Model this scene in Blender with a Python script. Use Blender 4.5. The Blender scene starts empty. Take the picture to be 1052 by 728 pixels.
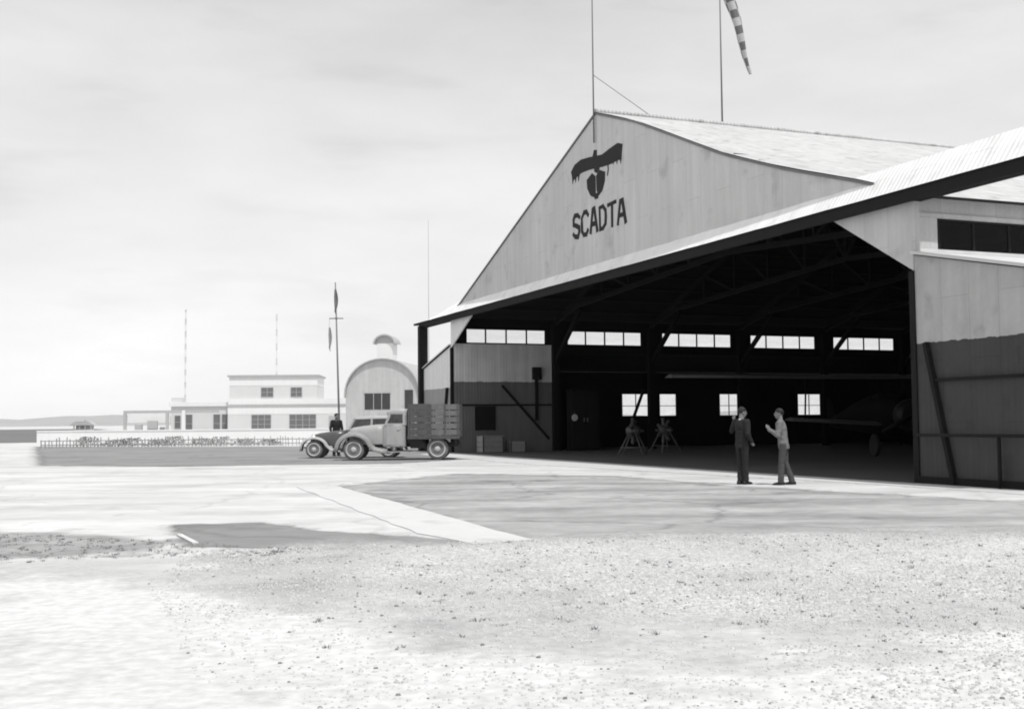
import bpy, bmesh, math, random
from mathutils import Vector, Matrix
random.seed(7)
PI = math.pi
S = bpy.context.scene
COL = S.collection

# ------------------------------------------------------------------ materials
def M(name, base, rough=.85, var=.12, scale=1.5, streak=None, streak_amt=.18, corr=None, corr_amt=.35,
      spots=0, bump=0, bscale=40, metallic=0, spec=.3, split=None, seams=None, fine=0, fscale=30, sscale=2.3):
    """procedural grey material; streak='x'/'y' makes run-down streaks that vary along that axis,
    corr='x'/'y' corrugation bump across that axis, split=(z, colour_below) two-tone paint"""
    m = bpy.data.materials.new(name); m.use_nodes = True
    nt = m.node_tree; N = nt.nodes; L = nt.links
    b = N['Principled BSDF']
    b.inputs['Roughness'].default_value = rough
    b.inputs['Metallic'].default_value = metallic
    b.inputs['Specular IOR Level'].default_value = spec
    tc = N.new('ShaderNodeTexCoord')
    def mth(op, a, c=None, d=None):
        n = N.new('ShaderNodeMath'); n.operation = op
        for i, v in enumerate((a, c, d)):
            if v is None: continue
            if isinstance(v, (int, float)): n.inputs[i].default_value = v
            else: L.new(v, n.inputs[i])
        return n.outputs[0]
    def noise(sc, det=4, vec=None):
        n = N.new('ShaderNodeTexNoise'); n.inputs['Scale'].default_value = sc; n.inputs['Detail'].default_value = det
        L.new(vec or tc.outputs['Object'], n.inputs['Vector']); return n.outputs['Fac']
    val = None
    if split:
        sx = N.new('ShaderNodeSeparateXYZ'); L.new(tc.outputs['Object'], sx.inputs[0])
        wob = mth('MULTIPLY_ADD', noise(6), .10, sx.outputs[2])
        st = mth('GREATER_THAN', wob, split[0] + .05)
        val = mth('MULTIPLY_ADD', st, base - split[1], split[1])
    else:
        val = mth('ADD', base, 0.0)
    # broad mottling
    f = mth('MULTIPLY_ADD', noise(scale, 6), 2 * var, 1 - var)
    val = mth('MULTIPLY', val, f)
    if fine:
        f = mth('MULTIPLY_ADD', noise(fscale, 3), 2 * fine, 1 - fine)
        val = mth('MULTIPLY', val, f)
    if streak:
        mp = N.new('ShaderNodeMapping'); L.new(tc.outputs['Object'], mp.inputs[0])
        mp.inputs['Scale'].default_value = (2.2 if streak == 'x' else .12, 2.2 if streak == 'y' else .12, .16)
        f = mth('MULTIPLY_ADD', noise(1.6, 5, mp.outputs[0]), 2 * streak_amt, 1 - streak_amt)
        val = mth('MULTIPLY', val, f)
    if spots:
        n = noise(sscale, 7)
        r = N.new('ShaderNodeMapRange'); r.inputs['From Min'].default_value = .58; r.inputs['From Max'].default_value = .72
        r.inputs['To Min'].default_value = 1; r.inputs['To Max'].default_value = 1 - spots
        L.new(n, r.inputs['Value']); val = mth('MULTIPLY', val, r.outputs[0])
    if seams:    # lapped sheets: axes of the sheet plane, every sheet a slightly different grey
        sp_ = N.new('ShaderNodeSeparateXYZ'); L.new(tc.outputs['Object'], sp_.inputs[0])
        cm_ = N.new('ShaderNodeCombineXYZ'); ax = 'xyz'
        L.new(sp_.outputs[ax.index(seams[1])], cm_.inputs[0]); L.new(sp_.outputs[ax.index(seams[0])], cm_.inputs[1])
        br = N.new('ShaderNodeTexBrick'); br.inputs['Scale'].default_value = 1; br.inputs['Brick Width'].default_value = 2.7; br.inputs['Row Height'].default_value = .82
        br.inputs['Mortar Size'].default_value = .014; br.inputs['Mortar Smooth'].default_value = .5; br.inputs['Bias'].default_value = 0
        lo = seams[2] * .55
        br.inputs['Color1'].default_value = (1-lo, 1-lo, 1-lo, 1); br.inputs['Color2'].default_value = (1, 1, 1, 1); br.inputs['Mortar'].default_value = (.82, .82, .82, 1)
        L.new(cm_.outputs[0], br.inputs['Vector']); val = mth('MULTIPLY', val, br.outputs['Color'])
    cl = mth('MINIMUM', mth('MAXIMUM', val, .003), .88)
    cb = N.new('ShaderNodeCombineColor')
    for i in range(3): L.new(cl, cb.inputs[i])
    L.new(cb.outputs[0], b.inputs['Base Color'])
    h = None
    if corr:
        w = N.new('ShaderNodeTexWave'); w.wave_type = 'BANDS'; w.bands_direction = corr.upper()
        w.inputs['Scale'].default_value = 2.1; w.inputs['Distortion'].default_value = 0
        L.new(tc.outputs['Object'], w.inputs['Vector'])
        bp = N.new('ShaderNodeBump'); bp.inputs['Strength'].default_value = corr_amt; bp.inputs['Distance'].default_value = .02
        L.new(w.outputs['Fac'], bp.inputs['Height']); h = bp
    if bump:
        bp = N.new('ShaderNodeBump'); bp.inputs['Strength'].default_value = bump; bp.inputs['Distance'].default_value = .03
        L.new(noise(bscale, 5), bp.inputs['Height'])
        if h: L.new(h.outputs[0], bp.inputs['Normal'])
        h = bp
    if h: L.new(h.outputs[0], b.inputs['Normal'])
    return m

def glass_mat(name, tint=.9, gloss=.12):
    m = bpy.data.materials.new(name); m.use_nodes = True
    nt = m.node_tree; N = nt.nodes; L = nt.links
    N.remove(N['Principled BSDF'])
    t = N.new('ShaderNodeBsdfTransparent'); g = N.new('ShaderNodeBsdfGlossy')
    nz = N.new('ShaderNodeTexNoise'); nz.inputs['Scale'].default_value = 3
    mr = N.new('ShaderNodeMapRange'); mr.inputs['To Min'].default_value = tint - .08; mr.inputs['To Max'].default_value = min(1, tint + .08)
    L.new(nz.outputs['Fac'], mr.inputs['Value'])
    cb = N.new('ShaderNodeCombineColor')
    for i in range(3): L.new(mr.outputs[0], cb.inputs[i])
    L.new(cb.outputs[0], t.inputs[0])
    g.inputs['Roughness'].default_value = .08
    mx = N.new('ShaderNodeMixShader'); mx.inputs[0].default_value = gloss
    L.new(t.outputs[0], mx.inputs[1]); L.new(g.outputs[0], mx.inputs[2]); L.new(mx.outputs[0], N['Material Output'].inputs[0])
    return m

m_gable = M('painted_sheet_front', .56, streak='y', corr='y', var=.13, scale=.5, streak_amt=.17, seams=('y', 'z', .10), spots=.22, sscale=1.1, fine=.05, fscale=9)
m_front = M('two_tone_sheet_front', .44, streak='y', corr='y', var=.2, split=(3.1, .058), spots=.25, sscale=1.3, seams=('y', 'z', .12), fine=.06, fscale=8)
m_front_far = M('two_tone_flare_sheet_far_annex', .8, streak='y', corr='y', var=.06, split=(3.1, .34), fine=.06, fscale=8)  # both tones lightened: flare from the bright sky put into the colour
m_gusf = M('flare_pale_gusset_sheet', .8, streak='y', corr='y', var=.06)  # sky flare over the far corner painted in as a lighter sheet
m_inbay = M('two_tone_sheet_inside', .75, streak='x', corr='x', var=.16, split=(3.38, .17), streak_amt=.3)
m_side = M('painted_sheet_side', .53, seams=('x', 'z', .1), streak='x', corr='x', var=.16, scale=1.2, streak_amt=.12, fine=.08, fscale=10)
m_roof = M('corrugated_roof_iron', .52, seams=('x', 'y', .14), rough=.6, corr='x', corr_amt=.6, var=.2, scale=.9, spots=.4, fine=.22, fscale=3.5, streak='x', streak_amt=.12)
m_canopy = M('corrugated_canopy_iron', .85, seams=('y', 'x', .12), rough=.6, corr='y', corr_amt=.6, var=.1, spots=.15, streak='y', streak_amt=.1)
m_darkin = M('shade_black_underside', .010, rough=.95, var=.3, streak='x')  # shade under roofs and canopy put into a near-black colour
m_darkin2 = M('shade_dark_timber', .007, rough=.95, var=.3)  # interior darkness painted into the timber colour
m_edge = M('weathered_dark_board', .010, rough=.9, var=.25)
m_trim = M('pale_trim_board', .6, var=.12, streak='x', streak_amt=.1)
m_paint = M('black_lettering_paint', .02, var=.2, scale=6, rough=.8)
m_hfloor = M('oily_shade_dark_floor', .10, rough=.7, var=.4, scale=.35, fine=.2, fscale=4)  # oily floor, coloured darker still to carry the hangar's shade
m_glass = glass_mat('window_glass', .95, .02)
m_nglass = glass_mat('interior_dark_glass', .35, .015)  # darkness of the interior behind the near panes put into the tint
m_dglass = glass_mat('dusty_vehicle_glass', .22, .10)
m_white = M('whitewash', .74, var=.07, scale=.6, streak='x', streak_amt=.06)
m_grey = M('grey_render', .62, var=.08, scale=.7)
m_corn = M('grey_cornice', .42, var=.1)
m_pane = M('fade_grey_window_pane', .15, rough=.25, var=.25, spec=.5)  # distant fade of the panes put into their grey
m_fend = M('dusty_fender_paint', .27, rough=.5, var=.2, scale=3, fine=.15, fscale=12)
m_truck = M('dusty_truck_paint', .36, rough=.45, var=.16, scale=2.5, spec=.5, fine=.08, fscale=12)
m_slat = M('pale_stake_slats', .15, rough=.85, var=.2, scale=3, fine=.2, fscale=9)
m_bed = M('weathered_stake_boards', .09, rough=.85, var=.2, scale=3, fine=.2, fscale=9)
m_black = M('black_chassis', .02, rough=.6, var=.3)
m_tyre = M('dusty_tyre_rubber', .17, rough=.9, var=.25, scale=6)
m_rim = M('pale_wheel_rim', .48, rough=.5, var=.15)
m_car = M('dusty_car_paint', .08, rough=.3, var=.15, spec=.6, scale=2)
m_carlight = M('pale_roof_fender_highlight', .40, rough=.5, var=.1)  # pale roof paint; on the front fenders it paints in their highlights
m_chrome = M('dulled_chrome', .6, rough=.25, metallic=1, var=.1)
m_skin = M('skin', .2, rough=.6, var=.06, spec=.3)
m_hair = M('dark_hair', .02, rough=.7, var=.2)
m_suitd = M('dark_suit_cloth', .022, rough=.95, var=.2, scale=7, bump=.15, bscale=30)
m_suitl = M('light_jacket_cloth', .17, rough=.95, var=.15, scale=6, bump=.15, bscale=30)
m_trous = M('grey_trouser_cloth', .07, rough=.95, var=.18, scale=7, bump=.15, bscale=30)
m_shoe = M('black_shoe_leather', .015, rough=.4, var=.2)
m_shirt = M('white_shirt', .6, var=.05)
m_alu = M('shade_black_aircraft_skin', .004, rough=.8, spec=.08, var=.15)  # near-black skin: the shade around the parked biplane is in its colour
m_wing = M('skylit_wing_fabric', .07, rough=.5, var=.2)  # lighter than the fuselage to paint in skylight on the wings
m_truss = M('shade_dark_truss_timber', .011, var=.3)  # roof shade painted into the truss colour, slightly lighter than the posts
m_cowl = M('shade_dark_cowl_metal', .014, rough=.4, spec=.2, var=.2)  # nose darkened by colour so it sinks into the interior shade
m_prop = M('bright_metal', .5, rough=.3, metallic=.6, var=.1)
m_pole = M('grey_pole_paint', .16, rough=.6, var=.2)
m_polel = M('weathered_pole', .28, rough=.7, var=.2)
m_sockd = M('dark_sock_cloth', .14, rough=.95)
m_sockl = M('pale_sock_cloth', .42, rough=.95)
m_bush = M('hedge_leaves', .17, rough=.8, var=.4, scale=5)
m_picket = M('weathered_pickets', .34, var=.3, scale=4)
m_wood = M('pale_plank', .6, var=.15, scale=5)
m_crate = M('dusty_crate_boards', .34, var=.2, scale=5)
m_engine = M('cast_engine_alloy', .10, rough=.4, metallic=.3, var=.3, scale=12)
m_hill = M('haze_pale_hill_scrub', .30, var=.2, scale=.003)  # paleness of distant haze put into the scrub colour
m_stone = M('gravel_stones', .48, rough=.95, var=.35, scale=3.1)

# ------------------------------------------------------------------ mesh helpers
def B(): return bmesh.new()
def bx(b, x0, x1, y0, y1, z0, z1, mi=0):
    vs = [b.verts.new((x, y, z)) for x in (x0, x1) for y in (y0, y1) for z in (z0, z1)]
    for f in ((0,1,3,2),(4,6,7,5),(0,4,5,1),(2,3,7,6),(0,2,6,4),(1,5,7,3)):
        b.faces.new([vs[i] for i in f]).material_index = mi
def beam(b, p, q, w=.1, h=None, mi=0, up=(0,0,1)):
    p = Vector(p); q = Vector(q); h = h or w
    d = (q - p).normalized(); u = Vector(up)
    if abs(d.dot(u)) > .98: u = Vector((1,0,0))
    s = d.cross(u).normalized() * w / 2; t = s.cross(d).normalized() * h / 2
    a = [b.verts.new(c + i * s + j * t) for c in (p, q) for i, j in ((-1,-1),(1,-1),(1,1),(-1,1))]
    for f in ((3,2,1,0),(4,5,6,7),(0,1,5,4),(1,2,6,5),(2,3,7,6),(3,0,4,7)):
        b.faces.new([a[i] for i in f]).material_index = mi
def tube(b, pts, r, n=10, caps=True, mi=0):
    """r: a number or a list of radii"""
    pts = [Vector(p) for p in pts]; rr = r if isinstance(r, (list, tuple)) else [r] * len(pts)
    rings = []; prev = None
    for i, p in enumerate(pts):
        d = (pts[min(i + 1, len(pts) - 1)] - pts[max(i - 1, 0)]).normalized()
        if prev is None:
            u = Vector((0,0,1)) if abs(d.z) < .9 else Vector((1,0,0))
            s = d.cross(u).normalized()
        else:
            s = (prev - d * prev.dot(d)).normalized()
        prev = s; t = d.cross(s)
        rings.append([b.verts.new(p + rr[i] * (math.cos(2*PI*k/n) * s + math.sin(2*PI*k/n) * t)) for k in range(n)])
    for i in range(len(rings) - 1):
        for k in range(n):
            f = b.faces.new((rings[i][k], rings[i][(k+1)%n], rings[i+1][(k+1)%n], rings[i+1][k])); f.material_index = mi; f.smooth = True
    if caps:
        b.faces.new(rings[0][::-1]).material_index = mi; b.faces.new(rings[-1]).material_index = mi
    return rings
def loft(b, secs, closed=True, caps=True, mi=0, smooth=True):
    R = [[b.verts.new(p) for p in s] for s in secs]; n = len(R[0])
    for i in range(len(R) - 1):
        for k in range(n if closed else n - 1):
            f = b.faces.new((R[i][k], R[i][(k+1)%n], R[i+1][(k+1)%n], R[i+1][k])); f.material_index = mi; f.smooth = smooth
    if caps: b.faces.new(R[0][::-1]).material_index = mi; b.faces.new(R[-1]).material_index = mi
def prism(b, poly, axis, a0, a1, mi=0):
    """2D polygon extruded along axis 'x','y' or 'z' from a0 to a1"""
    def pt(p, a): return {'x': (a, p[0], p[1]), 'y': (p[0], a, p[1]), 'z': (p[0], p[1], a)}[axis]
    A = [b.verts.new(pt(p, a0)) for p in poly]; C = [b.verts.new(pt(p, a1)) for p in poly]; n = len(poly)
    b.faces.new(A[::-1]).material_index = mi; b.faces.new(C).material_index = mi
    for k in range(n): b.faces.new((A[k], A[(k+1)%n], C[(k+1)%n], C[k])).material_index = mi
def lathe(b, prof, c, axis='z', n=24, mi=0):
    """profile [(r, a)] turned round an axis through c"""
    R = []
    for r, a in prof:
        ring = []
        for k in range(n):
            x, y = r * math.cos(2*PI*k/n), r * math.sin(2*PI*k/n)
            v = {'z': (x, y, a), 'y': (x, a, y), 'x': (a, x, y)}[axis]
            ring.append(b.verts.new(Vector(c) + Vector(v)))
        R.append(ring)
    for i in range(len(R) - 1):
        for k in range(n):
            f = b.faces.new((R[i][k], R[i][(k+1)%n], R[i+1][(k+1)%n], R[i+1][k])); f.smooth = True; f.material_index = mi
    b.faces.new(R[0][::-1]).material_index = mi; b.faces.new(R[-1]).material_index = mi
def obj(name, b, mats, parent=None, bevel=0, smooth_all=False):
    me = bpy.data.meshes.new(name)
    bmesh.ops.recalc_face_normals(b, faces=b.faces[:])
    if smooth_all:
        for f in b.faces: f.smooth = True
    b.to_mesh(me); b.free()
    for m in (mats if isinstance(mats, (list, tuple)) else [mats]): me.materials.append(m)
    o = bpy.data.objects.new(name, me); COL.objects.link(o)
    if parent: o.parent = parent
    if bevel:
        md = o.modifiers.new('bevel', 'BEVEL'); md.width = bevel; md.segments = 2; md.limit_method = 'ANGLE'
    return o
def tag(o, label, cat, group=None):
    o['label'] = label; o['category'] = cat
    if group: o['group'] = group
    return o
def thing(name, label, cat, loc=(0,0,0), rz=0, group=None):
    o = bpy.data.objects.new(name, None); COL.objects.link(o); o.empty_display_size = .3
    o.location = loc; o.rotation_euler = (0, 0, rz); return tag(o, label, cat, group)
def struct(o, kind='structure'): o['kind'] = kind; return o

# ------------------------------------------------------------------ camera
F, PITCH, ROLL, HC = 1192.7, .0579, .0089, 1.439
cam_d = bpy.data.cameras.new('camera'); cam = bpy.data.objects.new('camera', cam_d); COL.objects.link(cam)
cam.location = (0, 0, HC)
cam_d.sensor_width = 36; cam_d.lens = F / 1052 * 36; cam_d.clip_start = .1; cam_d.clip_end = 30000
cam.rotation_mode = 'QUATERNION'
cam.rotation_quaternion = (Matrix.Rotation(PI/2 + PITCH, 3, 'X') @ Matrix.Rotation(-ROLL, 3, 'Z')).to_quaternion()
S.camera = cam
def ray(x, y):
    c, s = math.cos(ROLL), math.sin(ROLL); dx, dy = x - 526, y - 364
    a = c*dx - s*dy; q = s*dx + c*dy; cp, sp = math.cos(PITCH), math.sin(PITCH); v = -q / F
    return (a / F, cp - v*sp, sp + v*cp)
def gnd(x, y):
    d = ray(x, y); k = -HC / d[2]; return (k*d[0], k*d[1])
def at(x, y, Z):
    d = ray(x, y); k = Z / d[1]; return Vector((k*d[0], Z, HC + k*d[2]))

# ------------------------------------------------------------------ ground
def ground_mat(name, base, var, vscale, fine, fscale, bump=.3, bscale=25, stretch=None, edge=None, speck=0, spots=0, sscale=.5, cracks=0):
    m = M(name, base, rough=.95, spots=spots, sscale=sscale, var=var, scale=vscale, fine=fine, fscale=fscale, bump=bump, bscale=bscale, spec=.1)
    nt = m.node_tree; N = nt.nodes; L = nt.links; b = N['Principled BSDF']
    src = b.inputs['Base Color'].links[0].from_socket
    if cracks:
        tc = [n for n in N if n.type == 'TEX_COORD'][0]
        nz = N.new('ShaderNodeTexNoise'); nz.inputs['Scale'].default_value = .9; nz.inputs['Detail'].default_value = 5; L.new(tc.outputs['Object'], nz.inputs['Vector'])
        am = N.new('ShaderNodeVectorMath'); am.operation = 'MULTIPLY_ADD'; am.inputs[1].default_value = (1.4, 1.4, 0)
        L.new(nz.outputs['Color'], am.inputs[0]); L.new(tc.outputs['Object'], am.inputs[2])
        v = N.new('ShaderNodeTexVoronoi'); v.feature = 'DISTANCE_TO_EDGE'; v.inputs['Scale'].default_value = .22; L.new(am.outputs[0], v.inputs['Vector'])
        r = N.new('ShaderNodeMapRange'); r.inputs['From Min'].default_value = 0; r.inputs['From Max'].default_value = .018
        r.inputs['To Min'].default_value = 1 - cracks; r.inputs['To Max'].default_value = 1; L.new(v.outputs['Distance'], r.inputs['Value'])
        mx = N.new('ShaderNodeMix'); mx.data_type = 'RGBA'; mx.blend_type = 'MULTIPLY'; mx.inputs[0].default_value = 1
        L.new(src, mx.inputs[6]); L.new(r.outputs[0], mx.inputs[7]); src = mx.outputs[2]; L.new(src, b.inputs['Base Color'])
    if speck:
        v = N.new('ShaderNodeTexVoronoi'); v.inputs['Scale'].default_value = 24
        tc = [n for n in N if n.type == 'TEX_COORD'][0]; L.new(tc.outputs['Object'], v.inputs['Vector'])
        r = N.new('ShaderNodeMapRange'); r.inputs['From Min'].default_value = .1; r.inputs['From Max'].default_value = .38
        r.inputs['To Min'].default_value = 1 - speck; r.inputs['To Max'].default_value = 1
        L.new(v.outputs['Distance'], r.inputs['Value'])
        mx = N.new('ShaderNodeMix'); mx.data_type = 'RGBA'; mx.blend_type = 'MULTIPLY'; mx.inputs[0].default_value = 1
        L.new(src, mx.inputs[6]); L.new(r.outputs[0], mx.inputs[7]); src = mx.outputs[2]
        L.new(src, b.inputs['Base Color'])
    if stretch:
        tc = [n for n in N if n.type == 'TEX_COORD'][0]
        mp = N.new('ShaderNodeMapping'); mp.inputs['Rotation'].default_value = (0,0,stretch[1]); mp.inputs['Scale'].default_value = (.3, .75, 1)
        L.new(tc.outputs['Object'], mp.inputs[0])
        nz = N.new('ShaderNodeTexNoise'); nz.inputs['Scale'].default_value = .9; nz.inputs['Detail'].default_value = 7; L.new(mp.outputs[0], nz.inputs['Vector'])
        r = N.new('ShaderNodeMapRange'); r.inputs['From Min'].default_value = .35; r.inputs['From Max'].default_value = .68
        r.inputs['To Min'].default_value = 1.12; r.inputs['To Max'].default_value = 1 - stretch[0]
        L.new(nz.outputs['Fac'], r.inputs['Value'])
        mx = N.new('ShaderNodeMix'); mx.data_type = 'RGBA'; mx.blend_type = 'MULTIPLY'; mx.inputs[0].default_value = 1
        L.new(src, mx.inputs[6]); L.new(r.outputs[0], mx.inputs[7]); L.new(mx.outputs[2], b.inputs['Base Color'])
    if edge:     # worn, broken border: coverage from a vertex weight plus noise
        at_ = N.new('ShaderNodeAttribute'); at_.attribute_name = 'cover'
        nz = N.new('ShaderNodeTexNoise'); nz.inputs['Scale'].default_value = edge; nz.inputs['Detail'].default_value = 8
        tc = [n for n in N if n.type == 'TEX_COORD'][0]; L.new(tc.outputs['Object'], nz.inputs['Vector'])
        ad = N.new('ShaderNodeMath'); ad.operation = 'ADD'; L.new(at_.outputs['Fac'], ad.inputs[0]); L.new(nz.outputs['Fac'], ad.inputs[1])
        r = N.new('ShaderNodeMapRange'); r.inputs['From Min'].default_value = .5; r.inputs['From Max'].default_value = 1.0
        L.new(ad.outputs[0], r.inputs['Value'])
        tr = N.new('ShaderNodeBsdfTransparent'); ms = N.new('ShaderNodeMixShader')
        L.new(r.outputs[0], ms.inputs[0]); L.new(tr.outputs[0], ms.inputs[1]); L.new(b.outputs[0], ms.inputs[2])
        L.new(ms.outputs[0], N['Material Output'].inputs[0])
    return m
from mathutils import noise as mnoise
def sheet(name, poly, z, mat, soft=0, kind='structure'):
    """flat ground sheet; soft = width in metres over which its border breaks up"""
    b = B(); n = len(poly); P = [Vector((p[0], p[1], z)) for p in poly]
    # refine the outline
    Q = []
    for i in range(n):
        a, c = P[i], P[(i+1) % n]; k = max(1, int((c - a).length / .5))
        if k > 24: k = 24
        for j in range(k): Q.append(a.lerp(c, j / k))
    if not soft:
        big = name == 'hangar_floor'
        b.faces.new([b.verts.new(q + Vector((0, 0, 0) if big else (mnoise.noise(q*1.3)*.07, mnoise.noise(q*1.7)*.07, 0))) for q in Q])
        return struct(obj(name, b, mat), kind)
    xs, ys = [q.x for q in P], [q.y for q in P]; c = max(.11, soft/4, (max(xs)-min(xs)+max(ys)-min(ys))/360)
    x0, y0 = min(xs)-soft, min(ys)-soft; nx, ny = int((max(xs)+soft-x0)/c)+2, int((max(ys)+soft-y0)/c)+2
    def dist(x, y):
        best = 1e9; ins = False
        for i in range(n):
            ax, ay, bx_, by = P[i-1].x, P[i-1].y, P[i].x, P[i].y
            if (ay > y) != (by > y) and x < (bx_-ax)*(y-ay)/(by-ay)+ax: ins = not ins
            dx, dy = bx_-ax, by-ay; t = max(0, min(1, ((x-ax)*dx+(y-ay)*dy)/(dx*dx+dy*dy)))
            e_ = (ax+dx*t-x)**2 + (ay+dy*t-y)**2
            if e_ < best: best = e_
        return math.sqrt(best) * (1 if ins else -1)
    cov = [[max(0, min(.8, .4 + dist(x0+i*c, y0+j*c)/soft*.8)) for j in range(ny)] for i in range(nx)]
    V_ = {}; cl_ = []
    def vert(i, j):
        if (i, j) not in V_: V_[(i, j)] = b.verts.new((x0+i*c, y0+j*c, z)); cl_.append(cov[i][j])
        return V_[(i, j)]
    for i in range(nx-1):
        for j in range(ny-1):
            if max(cov[i][j], cov[i+1][j], cov[i][j+1], cov[i+1][j+1]) > 0:
                b.faces.new((vert(i, j), vert(i+1, j), vert(i+1, j+1), vert(i, j+1)))
    o = obj(name, b, mat)
    a = o.data.attributes.new('cover', 'FLOAT', 'POINT')
    a.data.foreach_set('value', cl_)
    return struct(o, kind)

m_ground = ground_mat('pale_packed_sand', .545, .17, .22, .14, 2.1, cracks=.14, bump=.25, bscale=14, stretch=(.12, 0.25), spots=.22, sscale=.35)
m_road = ground_mat('old_tarmac', .25, .16, .2, .14, .8, cracks=.2, edge=1.6, stretch=(.15, 0))
m_tarm = ground_mat('dusty_tarmac', .38, .2, .6, .26, 3.4, edge=1.3, stretch=(.34, .35), spots=.42, sscale=.55, cracks=.3)
m_dpatch = ground_mat('dark_tarmac_patch', .25, .12, .5, .12, 3, edge=2.0, spots=.3, sscale=.7, cracks=.2)
m_weedy = ground_mat('weedy_soil', .33, .25, 1.2, .3, 7, edge=1.2, spots=.35, sscale=1.6)
m_strip = ground_mat('pale_concrete_strip', .57, .06, .8, .06, 5, bump=.2, spots=.18, sscale=1.1)
m_strip2 = ground_mat('pale_apron_edge', .56, .08, .8, .08, 5, bump=.2, edge=1.5, spots=.2, sscale=.6)
m_gravel = ground_mat('loose_gravel_surface', .52, .24, .6, .5, 13, bump=.8, bscale=16, edge=.7, speck=.55, spots=.3, sscale=.8)
m_glaresand = ground_mat('glare_white_sand', .58, .16, .7, .3, 9, bump=.6, bscale=14, edge=.7, spots=.25, sscale=.9)  # sand whitened further: overexposed glare of the foreground put into its colour
m_grass = ground_mat('far_grass', .17, .2, .05, .2, .5, edge=.2)
m_tuft = M('dry_tuft', .24, var=.3, scale=8)

b = B()
R_ = [0, 8, 20, 45, 100, 250, 600, 1500, 4000, 9000]
prev = None
for r in R_:
    if r == 0: prev = [b.verts.new((0, 0, 0))]; continue
    ring = [b.verts.new((r*math.cos(2*PI*k/48), r*math.sin(2*PI*k/48), 0)) for k in range(48)]
    for k in range(48):
        if len(prev) == 1: b.faces.new((prev[0], ring[k], ring[(k+1)%48]))
        else: b.faces.new((prev[k], ring[k], ring[(k+1)%48], prev[(k+1)%48]))
    prev = ring
struct(obj('ground', b, m_ground))
G = lambda *q: [gnd(*p) for p in q]
sheet('road', G((-60,459),(-10,459),(40,458.5),(47,478),(180,479),(300,477),(400,476),(480,471),(560,465),(480,457),(300,458.5),(180,459)) [2:], .002, m_road, soft=.9)
sheet('far_field', [(-500, 520), (-260, 104), (-40.5, 104), (-52, 135), (-150, 420), (-190, 520)], .004, m_grass, soft=8)
sheet('tarmac_patch', G((352,500),(470,487),(620,489),(760,500),(900,508),(1120,520),(1130,550),(900,546),(700,552),(560,553),(500,543),(430,522)), .003, m_tarm, soft=.9)
sheet('dark_patch', G((180,539),(262,537),(330,546),(420,552),(470,556),(400,563),(250,562),(196,560)), .004, m_dpatch, soft=.3)
sheet('weedy_strip', G((-60,550),(28,550),(80,553),(130,557),(140,562),(60,568),(-60,574)), .005, m_weedy, soft=1.3)
sheet('concrete_strip', G((303,500),(345,499),(440,525),(548,555),(490,559),(430,548)), .0075, m_strip)
sheet('gravel', G((360,566),(560,556),(760,551),(950,549),(1160,552),(1200,640),(1120,740),(800,700),(640,705),(400,675),(300,610)), .006, m_gravel, soft=3.2)
sheet('glare_white_sand', G((-60,590),(200,600),(330,625),(480,655),(640,684),(760,676),(900,660),(1100,650),(1260,700),(1000,820),(500,820),(-100,760)), .009, m_glaresand, soft=3.4)

# loose stones: nobody could count them
b = B()
rg = random.Random(3)
def in_poly(x, y, P):
    c = False
    for i in range(len(P)):
        (x1, y1), (x2, y2) = P[i-1], P[i]
        if (y1 > y) != (y2 > y) and x < (x2-x1)*(y-y1)/(y2-y1)+x1: c = not c
    return c
GP = G((200,566),(560,554),(760,550),(950,548),(1160,550),(1250,640),(1200,800),(560,790),(200,700),(150,600))
xs = [p[0] for p in GP]; ys = [p[1] for p in GP]; cnt = 0
from mathutils import noise as mnoise
while cnt < 34000:
    x = rg.uniform(min(xs), max(xs)); y = rg.uniform(min(ys), max(ys))
    if not in_poly(x, y, GP): continue
    dens = (.42 if y > 11 else .6) + (.75 if y > 11 else .5)*mnoise.noise((x*.45, y*.45, 3)) + .35*mnoise.noise((x*1.6, y*1.6, 9))
    dens *= min(1, max(.04, (x + .32*y + 1.2 - 1.2*mnoise.noise((x*.3, y*.3, 5)))/3.2)) * (1 if y > 8.8 or x > 1.6 else .45)
    if rg.random() > dens*1.6: continue
    s = min(.015, .0075 * math.exp(rg.gauss(0, .4)))
    a = rg.uniform(0, PI)
    mi = 2 if rg.random() < .04 else (1 if rg.random() < .45 else 0)
    base = []; cap = []
    for k in range(5):
        t = a + 2*PI*k/5 + rg.uniform(-.3, .3); q = s * rg.uniform(.9, 1.5)
        base.append(b.verts.new((x + q*math.cos(t), y + q*math.sin(t), .006))); q *= .6
        cap.append(b.verts.new((x + q*math.cos(t), y + q*math.sin(t), .010 + s*rg.uniform(.45, .8))))
    b.faces.new(cap).material_index = mi
    for k in range(5): b.faces.new((cap[k], base[k], base[(k+1)%5], cap[(k+1)%5])).material_index = mi
    cnt += 1
m_stone_l = M('pale_gravel_stones', .52, rough=.95, var=.3, scale=4)
m_stone_d = M('dark_gravel_stones', .2, rough=.95, var=.3, scale=4)
struct(obj('loose_stones', b, [m_stone, m_stone_l, m_stone_d]), 'stuff')
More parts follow.
